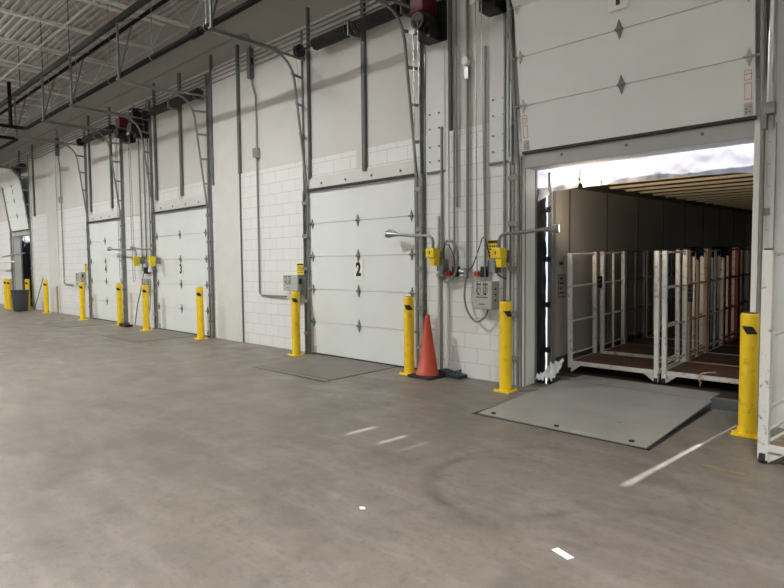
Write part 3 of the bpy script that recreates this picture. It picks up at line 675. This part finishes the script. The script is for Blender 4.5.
# ------------------------------------------------------------------ dock lights on swing arms
def dock_light(x, z, reach, label, yo=-0.22, y_end=None, hook=True, lit=0):
    sg = 1 if reach > 0 else -1
    t = thing('dock_light', label, 'dock light', (x, yo, z), 'yellow swing arm dock lights')
    B().box(x-0.07, x+0.07, yo-0.08, yo+0.07, z, z+0.13).obj('mount_box', 'yellow_plain', t, bevel=0.012)
    B().prism([(x-0.02, z), (x+0.07, z), (x+0.065, z-0.11), (x+0.0, z-0.11)], yo-0.06, yo+0.06).obj('bracket', 'yellow_plain', t, bevel=0.006)
    B().box(x-0.04, x+0.04, yo+0.05, 0.0, z-0.05, z+0.1).obj('wall_mount', 'galv_dull', t)
    B().box(x-0.008, x+0.008, yo-0.083, yo-0.08, z+0.05, z+0.09).obj('sticker', 'ink', t)
    ye = yo if y_end is None else y_end
    zt = z+0.27
    pts = [(x, yo, z+0.12), (x, yo, zt-0.05), (x+sg*0.02, yo, zt), (x+sg*0.07, yo-0.0, zt+0.03), (x+reach*0.5, yo+(ye-yo)*0.5, zt+0.04), (x+reach, ye, zt+0.07)]
    B().tube(pts, 0.021, 8).obj('arm', 'galv_dull', t)
    e = Vector(pts[-1]); d = Vector((sg, (ye-yo)/abs(reach), 0.05)).normalized()
    hd = B().tube([e-d*0.02, e+d*0.06, e+d*0.15, e+d*0.2], [0.022, 0.03, 0.05, 0.052], 14).obj('lamp_head', 'galv', t)
    if lit:
        B().cyl(e+d*0.195, e+d*0.204, 0.045, 14).obj('lamp_lens', 'lens', hd)
        sl_ = bpy.data.lights.new('dock_lamp', 'SPOT'); sl_.energy = lit; sl_.color = (1, 0.80, 0.56); sl_.spot_size = math.radians(130); sl_.spot_blend = 0.6; sl_.shadow_soft_size = 0.05
        lo = bpy.data.objects.new('dock_lamp', sl_); COL.objects.link(lo); lo.parent = t; lo.location = e+d*0.215-Vector(t.location)
        lo.rotation_euler = Vector((0.25, 1.0, 0.55)).to_track_quat('-Z', 'Y').to_euler()
    if hook: B().tube([e+Vector((0, 0, 0.02)), e+d*0.08+Vector((0, 0, 0.06)), e+d*0.19+Vector((0, 0, 0.065))], 0.008, 6).obj('handle', 'galv', t)
dock_light(-5.04, 1.62, -0.66, 'yellow swing arm dock light beside the nearest closed door, arm pointing left')
dock_light(-3.99, 1.60, 0.46, y_end=0.0, lit=90, label= 'yellow swing arm dock light beside the open near doorway, arm pointing right into the trailer', hook=False)
dock_light(-14.54, 1.64, -1.5, 'yellow swing arm dock light beside the farthest closed door, arm pointing left')
dock_light(-13.66, 1.63, -0.9, 'yellow swing arm dock light beside the middle closed door, arm reaching left over the conduits', hook=False)
tag(B().cyl((-23.6, -0.3, 2.02), (-26.6, -0.3, 1.92), 0.025, 8).obj('swing_arm', 'galv'), 'long horizontal steel arm across the open far doorway', 'arm')
tag(B().cyl((-24.6, -0.35, 1.72), (-27.4, -0.35, 1.72), 0.03, 8).obj('guard_bar', 'outside_white'), 'pale horizontal bar at the left edge of the picture', 'bar')
# small blue/grey switches below the lights
for (x, m_, lab) in ((-5.0, 'galv_dull', 'blue and grey switch box hung beside the left dock light'), (-4.17, 'galv_dull', 'blue and grey switch box hung behind the right dock light')):
    t = thing('light_switch', lab, 'switch box', (x, -0.08, 1.5), 'blue and grey switch boxes')
    B().box(x-0.02, x+0.07, -0.14, 0.0, 1.42, 1.60).obj('enclosure', m_, t, bevel=0.008)
    B().box(x-0.05, x-0.02, -0.13, -0.02, 1.44, 1.58).obj('cover', 'blue', t, bevel=0.004)
cord([(-5.0, -0.1, 1.7), (-4.93, -0.1, 1.83), (-4.8, -0.1, 1.83), (-4.72, -0.1, 1.65), (-4.76, -0.1, 1.4), (-4.9, -0.1, 1.3), (-4.99, -0.1, 1.35)], 0.018, 'flexible grey hose looped round the left dock light', 'galv_dull')
t = thing('conduit_fitting', 'round silver fitting under the left dock light', 'fitting', (-5.0, -0.1, 1.3))
B().sphere((-5.0, -0.1, 1.38), 0.06, 12, 8).cyl((-5.0, -0.1, 1.38), (-5.0, -0.17, 1.38), 0.03, 10).obj('body', 'galv', t)
B().cyl((-5.0, -0.1, 1.34), (-5.0, -0.1, 0.0), 0.02, 8).obj('stem', 'conduit', t)

# ------------------------------------------------------------------ bollards
def bollard(x, y, label, ang=-0.75, h=1.09):
    r = 0.073
    t = thing('bollard', label, 'bollard', (x, y, 0), 'yellow steel bollards along the dock wall')
    B().cyl((x, y, 0.01), (x, y, h-0.02), r, 28).tube([(x, y, h-0.02), (x, y, h-0.004)], [r, r-0.008], 28).obj('post', 'yellow', t)
    B().cyl((x, y, h-0.004), (x, y, h+0.001), r-0.014, 24).obj('cap', 'cap_brown', t)
    b = B().box(x-0.11, x+0.11, y-0.11, y+0.11, 0.0, 0.012)
    for i in (-1, 1):
        for j in (-1, 1): b.cyl((x+i*0.09, y+j*0.09, 0.012), (x+i*0.09, y+j*0.09, 0.035), 0.013, 8)
    b.obj('base_plate', 'yellow', t)
    # black reflective flash wrapped on the pipe, facing the aisle
    for a0 in (ang, ang+math.pi*0.9):
        vs = []; fs = []; n_ = 14; rr = r+0.0015; zt0, zb0 = h-0.115, h-0.185
        for i in range(n_+1):
            u = -1+2*i/n_; a = -math.pi/2+a0+u*0.95
            zt = zt0 if u < 0.3 else zt0+(zb0-zt0)*(u-0.3)/0.7
            zb = zb0 if u > -0.3 else zb0+(zt0-zb0)*(-0.3-u)/0.7
            vs += [(x+rr*math.cos(a), y+rr*math.sin(a), zb), (x+rr*math.cos(a), y+rr*math.sin(a), zt)]
        for i in range(n_): fs.append((2*i, 2*i+2, 2*i+3, 2*i+1))
        B().add(vs, fs, True).obj('reflective_flash', 'ink', t)
for (x, y, lab, a) in ((-1.23, -0.46, 'large looking yellow bollard at the right side of the open near doorway', 0.2),
                    (-3.80, -0.37, 'yellow bollard at the left jamb of the open near doorway', 1.15),
                    (-5.39, -0.33, 'yellow bollard at the right edge of the nearest closed door, beside the cone', 0.6),
                    (-7.98, -0.32, 'yellow bollard left of the nearest closed door in front of the control box', 0.75),
                    (-11.24, -0.32, 'yellow bollard at the right edge of the middle closed door', 0.75),
                    (-13.77, -0.35, 'yellow bollard at the left edge of the middle closed door', 0.75),
                    (-15.54, -0.26, 'yellow bollard at the right edge of the farthest closed door', 0.75),
                    (-17.84, -0.39, 'yellow bollard at the left edge of the farthest closed door', 0.75),
                    (-21.49, -0.28, 'yellow bollard before the cream pilaster, right of the leaning stick', 0.9),
                    (-23.85, -0.2, 'yellow bollard in the right corner of the open far doorway, behind the grey bin', 0.9),
                    (-24.75, -0.55, 'yellow bollard left of the grey bin', 0.9),
                    (-25.4, -0.5, 'farthest yellow bollard at the left edge of the picture', 0.9)):
    bollard(x, y, lab, a)

# ------------------------------------------------------------------ dock levellers
def leveller_flush(x0, x1, label):
    t = thing('dock_leveller', label, 'dock leveller', ((x0+x1)/2, -0.7, 0), 'steel dock levellers in the floor')
    yb = -0.03; yf = -1.45
    B().box(x0-0.02, x1+0.02, yf-0.02, yb+0.015, 0.0, 0.003).obj('edge_gap', 'seal_black', t)
    B().box(x0, x1, yf, yb, 0.0, 0.006).obj('deck_plate', 'steel_plate_dark', t)
    b = B()
    b.box(x0, x1, yf+0.10, yf+0.112, 0.006, 0.0075)
    b.obj('hinge_seam', 'seal_black', t)
leveller_flush(-7.56, -5.9, 'flush grey steel leveller plate in the floor before the nearest closed door')
leveller_flush(-13.5, -11.8, 'flush grey steel leveller plate in the floor before the middle closed door')
leveller_flush(-17.75, -16.05, 'flush grey steel leveller plate in the floor before the farthest closed door')
t = thing('dock_leveller', 'raised grey steel leveller ramp bridging into the open trailer at the open near doorway', 'dock leveller', (-2.58, -0.5, 0), 'steel dock levellers in the floor')
def ramp(x0, x1, y0, z0, y1, z1, th):
    return B().add([(x0, y0, z0), (x1, y0, z0), (x1, y1, z1), (x0, y1, z1), (x0, y0, z0-th), (x1, y0, z0-th), (x1, y1, z1-th), (x0, y1, z1-th)],
                   [(0, 1, 2, 3), (4, 7, 6, 5), (0, 4, 5, 1), (1, 5, 6, 2), (2, 6, 7, 3), (3, 7, 4, 0)])
ramp(-3.45, -1.75, -1.45, 0.004, 0.42, 0.065, 0.014).obj('deck_plate', 'steel_plate', t)
ramp(-3.41, -1.79, 0.43, 0.065, 0.90, 0.058, 0.015).obj('lip_plate', 'steel_plate', t)
B().add([(-1.755, -1.40, -0.15), (-1.755, 0.42, -0.15), (-1.755, 0.42, 0.051), (-1.755, -1.40, -0.010)], [(0, 1, 2, 3)]).obj('toe_guard', 'seal_black', t)
B().add([(-3.445, -1.40, -0.15), (-3.445, 0.42, -0.15), (-3.445, 0.42, 0.051), (-3.445, -1.40, -0.010)], [(0, 1, 2, 3)]).obj('toe_guard', 'seal_black', t)
B().cyl((-3.4, 0.425, 0.052), (-1.80, 0.425, 0.052), 0.014, 8).obj('lip_hinge', 'dark_steel', t)
b = B()
for x, y in ((-3.3, -1.38), (-2.6, -1.38), (-1.9, -1.38), (-2.2, -0.9)): b.box(x-0.02, x+0.02, y-0.01, y+0.01, 0.0, 0.022)
b.obj('lifting_lug', 'seal_black', t)
B().box(-3.49, -3.465, -1.5, 0.3, -0.02, 0.002).box(-1.735, -1.71, -1.5, 0.3, -0.02, 0.002).box(-3.49, -1.71, -1.5, -1.468, -0.02, 0.002).obj('curb_angle', 'dark_steel', t)

# ------------------------------------------------------------------ dock shelter (the open near doorway and the open far doorway)
def crinkle(x0, x1, z0f, z1, y, name, m_, parent, amp=0.03, nx=60, nz=22, sc=5.0, seed=0, bulge=0.05):
    b = B(); vs = []; fs = []
    for i in range(nx+1):
        u = i/nx; x = x0+(x1-x0)*u; zl = z0f(u)
        for j in range(nz+1):
            v = j/nz; z = zl+(z1-zl)*v
            d = noise.noise(Vector((x*sc+z*2, z*sc*1.6, seed)))*amp*1.5+noise.noise(Vector((x*sc*3-z*4, z*sc*3, seed+9)))*amp*0.9
            vs.append((x, y+d-bulge*math.sin(math.pi*v), z))
    for i in range(nx):
        for j in range(nz): a = i*(nz+1)+j; fs.append((a, a+nz+1, a+nz+2, a+1))
    b.add(vs, fs, True); return b.obj(name, m_, parent)
def shelter(x0, x1, label, cut, pad='black_vinyl'):
    t = thing('dock_shelter', label, 'dock shelter', ((x0+x1)/2, 0.35, 0), 'dock shelters round the open doorways')
    W = x1-x0
    zl = lambda u: 2.43+0.03*math.sin(math.pi*u)-0.10*max(0, 1-u/0.06)-0.03*max(0, (u-0.93)/0.07)
    segs = cut
    for (a, c) in zip(segs, segs[1:]):
        crinkle(x0+a[1]+0.0, x0+c[0], lambda u, a=a, c=c: zl((a[1]+(c[0]-a[1])*u)/W), 3.15, 0.40, 'head_curtain', 'curtain', t, seed=a[0]*3, nx=max(6, int((c[0]-a[1])*40)))
    # side pads: black pleated vinyl from the wall out to the trailer
    for xa, sg in ((x0-0.0, -1), (x1+0.0, 1)):
        b = B(); vs = []; fs = []; ny = 6; nzz = 50
        y1_ = 0.622 if sg < 0 else 0.40
        for i in range(ny+1):
            for j in range(nzz+1):
                u = i/ny; z = -0.1+2.95*j/nzz
                d = 0.03*noise.noise(Vector((u*3, z*5, 3)))+0.012*noise.noise(Vector((u*9, z*16, 5)))
                vs.append((xa+sg*(0.02+0.02*u)+d*0.6, 0.305+(y1_-0.305)*u, z))
        for i in range(ny):
            for j in range(nzz): a = i*(nzz+1)+j; fs.append((a, a+nzz+1, a+nzz+2, a+1))
        if sg < 0: b.add(vs, fs, True).obj('side_pad', pad, t)
        B().box(min(xa+(0.07 if sg < 0 else 0.0)*sg, xa+sg*0.6), max(xa+(0.07 if sg < 0 else 0.0)*sg, xa+sg*0.6), 0.31, 0.5 if sg < 0 else 0.36, -1.0, 3.15).obj('side_frame', 'black_vinyl', t)
    return t
shelter(-3.77, -1.32, 'dock shelter with white head curtain and black side pad round the open near doorway', [(0, -0.2), (0.115, 0.15), (0.525, 0.555), (0.80, 0.81), (2.65, 2.65)])
shelter(-26.28, -23.98, 'dock shelter with white head curtain round the open far doorway', [(0, -0.2), (0.1, 0.16), (2.4, 2.4)])

# ------------------------------------------------------------------ trailer
def slope(y): return 0.045+0.022*(y-0.7)
def trailer():
    x0, x1, y0, y1 = -3.75, -1.36, 0.72, 14.0
    t = thing('semi_trailer', 'open semi trailer backed up to the open near doorway, seen from inside', 'trailer', (-2.55, y0, 0), 'trailers backed up to the open doors')
    def sl(xa, xb, ya, yb, za, zb, name, m_, par=t, bev=0):
        b = B().add([(xa, ya, za+slope(ya)), (xb, ya, za+slope(ya)), (xb, yb, za+slope(yb)), (xa, yb, za+slope(yb)), (xa, ya, zb+slope(ya)), (xb, ya, zb+slope(ya)), (xb, yb, zb+slope(yb)), (xa, yb, zb+slope(yb))],
                    [(0, 3, 2, 1), (4, 5, 6, 7), (0, 1, 5, 4), (1, 2, 6, 5), (2, 3, 7, 6), (3, 0, 4, 7)])
        return b.obj(name, m_, par, bevel=bev)
    sl(x0, x1, y0, y1, -0.06, 0.0, 'floor', 'trailer_floor')
    seams = [y0]+[1.15+1.22*i for i in range(11)]
    for a, c in zip(seams, seams[1:]):
        sl(x0-0.03, x0, a+0.008, c-0.008, 0.22, 2.50, 'wall_panel', 'trailer_wall')
        sl(x1, x1+0.03, a+0.008, c-0.008, 0.22, 2.50, 'wall_panel', 'trailer_wall')
    sl(x0-0.05, x0-0.032, y0, y1, -0.06, 2.6, 'outer_skin', 'outside_white'); sl(x1+0.032, x1+0.05, y0, y1, -0.06, 2.6, 'outer_skin', 'outside_white')
    for a in seams[1:]:
        sl(x0-0.025, x0+0.008, a-0.02, a+0.02, 0.22, 2.5, 'logistics_post', 'trailer_scuff')
    sl(x0-0.03, x0+0.012, y0, y1, 0.0, 0.22, 'scuff_band', 'trailer_scuff'); sl(x1-0.012, x1+0.03, y0, y1, 0.0, 0.22, 'scuff_band', 'trailer_scuff')
    sl(x0-0.03, x0+0.02, y0, y1, 2.5, 2.58, 'top_rail', 'trailer_scuff'); sl(x1-0.02, x1+0.03, y0, y1, 2.5, 2.58, 'top_rail', 'trailer_scuff')
    sl(x0-0.05, x1+0.05, y0-0.05, y1, 2.6, 2.63, 'roof', 'trailer_roof')
    y = 1.21
    while y < y1: sl(x0, x1, y, y+0.045, 2.567, 2.60, 'roof_bow', 'trailer_bow'); y += 0.61
    sl(x0, x1, y1, y1+0.05, 0, 2.6, 'front_wall', 'trailer_wall')
    b = B().box(x0-0.05, x0+0.02, 0.64, 0.74, -0.3, 2.72).box(x1-0.02, x1+0.04, 0.64, 0.74, -0.3, 2.72).box(x0-0.05, x1+0.04, 0.64, 0.74, 2.6, 2.72).box(x0-0.05, x1+0.04, 0.64, 0.74, -0.3, 0.045)
    fr = b.obj('rear_frame', 'trailer_frame', t, bevel=0.006)
    h = B()
    for z in (0.35, 0.95, 1.55, 2.2): h.box(x0-0.065, x0+0.0, 0.625, 0.65, z, z+0.07)
    h.obj('door_hinge', 'dark_steel', fr)
    # printed notice on the first wall panel
    lx = x0+0.0015; b = B()
    def on(ya, yb, za, zb): b.box(lx, lx+0.002, ya, yb, za+slope(0.9), zb+slope(0.9))
    ya, yb, za, zb = 0.84, 1.04, 1.02, 1.33
    on(ya, yb, za, za+.012); on(ya, yb, zb-.012, zb); on(ya, ya+.01, za, zb); on(yb-.01, yb, za, zb)
    for kz in range(4): on(ya+.04, yb-.05-0.02*(kz % 2), za+.05+.065*kz, za+.075+.065*kz)
    on(ya+.03, yb-.06, 1.46, 1.5)
    b.obj('printed_notice', 'ink', t)
    b = B().box(x0-0.02, x1, 1.0, 12.0, -1.15, -0.2).obj('chassis', 'dark_steel', t)
    return t
tr1 = trailer()
tr5 = copy_tree(tr1); tr5.location.x += -22.55; tr5['label'] = 'trailer backed up to the open far doorway'

# ------------------------------------------------------------------ carts
def cart(label, m_='cart_white', w_=1.12, d_=0.76, h_=1.62, base=0.12, rails=(1.60, 1.17, 0.70), deck='plywood', mid=True, group='white steel cage carts in the trailer', pw=0.026):
    t = thing('cage_cart', label, 'cart', (0, 0, 0), group)
    for i, (x, y) in enumerate(((0, 0), (w_, 0), (0, d_), (w_, d_))):
        p_ = B().box(x-pw, x+pw, y-0.025, y+0.025, 0.03, h_).obj('post', m_, t, bevel=0.004)
        B().box(x-0.026, x+0.026, y-0.020, y+0.020, h_, h_+0.012).obj('post_cap', 'black_plastic', p_)
        B().cyl((x-0.02, y, 0.045), (x+0.02, y, 0.045), 0.045, 14).obj('caster', 'rubber', t)
    B().box(0.03, w_-0.03, -0.022, 0.022, base, base+0.05).box(0.03, w_-0.03, d_-0.022, d_+0.022, base, base+0.05).box(-0.02, 0.02, 0.02, d_-0.02, base, base+0.05).box(w_-0.02, w_+0.02, 0.02, d_-0.02, base, base+0.05).obj('base_frame', m_, t, bevel=0.003)
    g = B()
    for sx, xx in ((1, 0.03), (-1, w_-0.03)): g.prism([(xx, base), (xx+sx*0.12, base), (xx, base-0.09)], -0.006, 0.006)
    g.obj('gusset', m_, t)
    B().box(0.02, w_-0.02, 0.02, d_-0.02, base+0.04, base+0.055).obj('deck', deck, t)
    for xx in (0, w_):
        for z in rails: B().cyl((xx, 0.02, z), (xx, d_-0.02, z), 0.013, 8).obj('side_rail', m_, t)
        B().cyl((xx, 0.02, base+0.14), (xx, d_-0.02, base+0.14), 0.013, 8).obj('side_rail', m_, t)
    if mid:
        B().box(w_*0.0-0.015, w_*0.0+0.015, d_*0.5-0.012, d_*0.5+0.012, base, h_-0.02).obj('side_bar', m_, t)
        B().box(w_-0.015, w_+0.015, d_*0.5-0.012, d_*0.5+0.012, base, h_-0.02).obj('side_bar', m_, t)
    return t
cartA = cart('placeholder', mid=False); cartW = cart('x'); cartR = cart('x', 'cart_red'); cartWarmLit = cart('x', 'cart_warm_lit'); cartS = cart('x', 'cart_steel')
def put(c, x, y, label, rz=0.0):
    c.location = (x, y, slope(y)); c.rotation_euler = (0.02, 0, rz); c['label'] = label; return c
put(cartA, -3.62, 0.95, 'white cage cart at the trailer mouth, left column, empty plywood deck')
c2 = put(copy_tree(cartA), -2.42, 0.98, 'white cage cart at the trailer mouth, right column, string on its front rail')
rowsL = [(cartW, 1.92, 'white cage cart in the left column, second from the trailer mouth'), (cartS, 2.78, 'grey steel cage cart in the left column, third from the trailer mouth'),
         (copy_tree(cartW), 3.62, 'white cage cart in the left column, fourth from the trailer mouth'), (copy_tree(cartS), 4.48, 'grey steel cage cart in the left column, fifth from the trailer mouth')]
for c_, y, lab in rowsL: put(c_, -3.60, y, lab)
rowsR = [(cartWarmLit, 1.80, 'cage cart with painted warm light in the right column, second from the trailer mouth'), (copy_tree(cartW), 2.62, 'white cage cart in the right column, third from the trailer mouth'),
         (cartR, 3.46, 'red cage cart in the right column, fourth from the trailer mouth'), (copy_tree(cartS), 4.30, 'grey steel cage cart in the right column, fifth from the trailer mouth'),
         (copy_tree(cartR), 5.14, 'red cage cart in the right column, sixth from the trailer mouth'), (copy_tree(cartWarmLit), 5.98, 'cage cart with painted warm light in the right column, farthest inside')]
for c_, y, lab in rowsR: put(c_, -2.40, y, lab)
# tape wraps on the posts and cloths over the rails
def wrap(x, y, z, lab, n_=3):
    b = B()
    for i in range(n_): b.box(x-0.042, x+0.042, y-0.036, y+0.036, z+0.06*i, z+0.052+0.06*i)
    tag(b.obj('black_strap', 'black_plastic'), lab, 'strap', 'black straps wrapped round cart posts')
wrap(-3.62, 1.80, 1.17, 'black strap wrapped round the back post of the left front cart', 3)
wrap(-2.40, 1.78, 1.02, 'black strap wrapped round the post behind the right front cart', 4)
def cloth(x0, x1, y, z, drop, lab, seed):
    b = B(); vs = []; fs = []; nx = 10; nz = 8
    for i in range(nx+1):
        for j in range(nz+1):
            u = i/nx; a = math.pi*j/nz; dr = drop*(0.5+0.25*noise.noise(Vector((u*2, seed, 0.0))))
            yy = 0.05*math.cos(a)+0.02*noise.noise(Vector((u*5, j*0.7, seed))); zz = 0.035*math.sin(a)-(dr if j in (0, nz) else 0)*1.0
            vs.append((x0+0.02*noise.noise(Vector((j, u*2, seed)))+yy*1.2, y+(x1-x0)*u, z+zz))
    for i in range(nx):
        for j in range(nz): a = i*(nz+1)+j; fs.append((a, a+nz+1, a+nz+2, a+1))
    tag(b.add(vs, fs, True).obj('draped_cloth', 'navy_cloth'), lab, 'cloth', 'navy cloths draped over the cart rails')
cloth(-2.40, -2.05, 1.86, 1.70, 0.22, 'navy cloth draped over the rail of the second cart in the right column', 1)
cloth(-2.40, -1.95, 3.0, 1.72, 0.25, 'navy cloth draped over the rail of the third cart in the right column', 4)
st = [(-1.98, 0.93, 0.27), (-1.99, 0.92, 0.2), (-2.03, 0.92, 0.12), (-2.0, 0.91, 0.09)]
tag(B().tube([(-1.86, 0.99, 0.27), (-1.93, 0.955, 0.265), (-2.0, 0.94, 0.245), (-2.03, 0.935, 0.19), (-2.0, 0.93, 0.14), (-2.01, 0.925, 0.1)], 0.008, 5).obj('string', 'cardboard'), 'tan string tied on the front rail of the right front cart', 'string')

# the cart standing in the room at the right edge
ct = cart('x', 'cart_white', w_=1.3, d_=0.95, h_=1.63, base=0.10, pw=0.036, rails=(1.60, 0.98, 0.42), deck='plywood_grey', mid=False, group='cage cart in the room')
del ct['group']
ct.location = (-0.96, -1.22, 0.0); ct.rotation_euler = (0, 0, -0.13)
ct['label'] = 'worn white cage cart standing at the right edge before the block wall'
t = thing('lashing_strap', 'red strap with a black buckle hanging on the white cart at the right edge', 'strap', (-0.6, -1.0, 0.25))
B().box(-0.64, -0.60, -1.02, -1.01, 0.25, 1.2).obj('webbing', 'red', t)
B().box(-0.68, -0.60, -1.06, -1.0, 0.34, 0.52).obj('buckle', 'black_plastic', t, bevel=0.01)

# ------------------------------------------------------------------ small things on the floor
def cone(x, y):
    t = thing('traffic_cone', 'tall orange traffic cone on a black base right of the nearest closed door', 'cone', (x, y, 0))
    B().box(x-0.2, x+0.2, y-0.2, y+0.2, 0.0, 0.035).obj('base', 'rubber', t, bevel=0.01)
    B().tube([(x, y, 0.035), (x, y, 0.06), (x, y, 0.07), (x, y, 0.83), (x, y, 0.85)], [0.16, 0.155, 0.14, 0.03, 0.024], 28).obj('body', 'orange', t)
cone(-5.08, -0.3)
def chock(x, y, lab, rz=0.0, m_='chock_blue'):
    t = thing('wheel_chock', lab, 'wheel chock', (x, y, 0), 'dark rubber wheel chocks')
    B().prism([(x-0.2, 0), (x+0.2, 0), (x+0.2, 0.05), (x+0.05, 0.06), (x-0.14, 0.09), (x-0.2, 0.08)], y-0.09, y+0.09).obj('block', m_, t, bevel=0.008)
    B().tube([(x+0.1, y-0.05, 0.055), (x+0.13, y-0.05, 0.1), (x+0.13, y+0.05, 0.1), (x+0.1, y+0.05, 0.055)], 0.008, 6).obj('rope_handle', 'rubber', t)
chock(-4.83, -0.1, 'dark blue wheel chock beside the orange cone')
chock(-15.05, -0.32, 'black wheel chock between the middle and farthest closed doors', m_='rubber')
t = thing('trash_bin', 'dark grey round trash bin before the open far doorway', 'bin', (-23.1, -0.62, 0))
B().tube([(-23.1, -0.62, 0.0), (-23.1, -0.62, 0.05), (-23.1, -0.62, 0.72)], [0.2, 0.22, 0.27], 24).obj('bin_body', 'bin_grey', t)
B().tube([(-23.1+0.275*math.cos(a*math.pi/12), -0.62+0.275*math.sin(a*math.pi/12), 0.72) for a in range(25)], 0.016, 6).obj('rim', 'bin_grey', t)
for sg in (-1, 1): B().box(-23.1+sg*0.29-0.03, -23.1+sg*0.29+0.03, -0.67, -0.57, 0.6, 0.64).obj('handle', 'bin_grey', t)
tag(B().cyl((-22.95, -0.25, 0.02), (-22.5, -0.06, 1.15), 0.014, 6).obj('leaning_stick', 'post_dark'), 'thin dark stick leaning on the wall right of the open far doorway', 'stick')
tag(B().cyl((-20.95, -0.1, 0), (-20.95, -0.1, 0.9), 0.022, 8).obj('wall_pipe', 'tan_paint'), 'short tan pipe at the foot of the cream pilaster', 'pipe')
t = thing('barrier_rail', 'low yellow rail on the floor at the far left edge', 'barrier', (-25.6, -1.3, 0))
B().beam((-27.5, -1.3, 0.5), (-24.4, -1.3, 0.5), 0.06, 0.1).obj('top_rail', 'yellow_plain', t)
B().beam((-27.5, -1.3, 0.12), (-24.4, -1.3, 0.12), 0.06, 0.1).obj('bottom_rail', 'yellow_plain', t)
for x in (-27.4, -24.45): B().box(x-0.04, x+0.04, -1.34, -1.26, 0, 0.55).obj('post', 'yellow_plain', t)
# torn silver sheet at the foot of the left shelter pad
b = B(); vs = []; fs = []
for i in range(13):
    for j in range(9):
        u, v = i/12, j/8
        vs.append((-3.72+0.22*u, 0.2+0.34*v, 0.06+0.16*abs(noise.noise(Vector((u*4, v*4, 2))))+0.10*u*v+0.12*v*v))
for i in range(12):
    for j in range(8): a = i*9+j; fs.append((a, a+9, a+10, a+1))
tag(b.add(vs, fs).obj('torn_sheet', 'silver_sheet'), 'crumpled silver sheet at the foot of the left shelter pad', 'sheet')
# papers and tape on the floor
r = Matrix.Rotation(-0.9, 3, 'Z')
tag(B().box(-1.49, -1.37, -3.565, -3.52, 0.001, 0.004, rot=Matrix.Rotation(-0.35, 3, 'Z')).obj('paper_strip', 'paper'), 'white paper strip lying on the floor in front', 'paper')
tag(B().prism([(-2.67, -3.86), (-2.64, -3.885), (-2.615, -3.86), (-2.64, -3.84)], 0.001, 0.004, 'z').obj('paper_scrap', 'paper'), 'tiny white paper scrap on the floor', 'paper')
b = B().box(-1.15, -0.85, -1.60, -1.57, 0.0005, 0.002).box(-1.3, -1.12, -1.59, -1.56, 0.0005, 0.002, rot=Matrix.Rotation(-0.25, 3, 'Z'))
mat('faded_yellow', (138, 122, 84), 0.7, var=0.2, vscale=30)
tag(b.obj('floor_tape', 'faded_yellow'), 'faded yellow tape mark on the floor by the right bollard', 'tape')
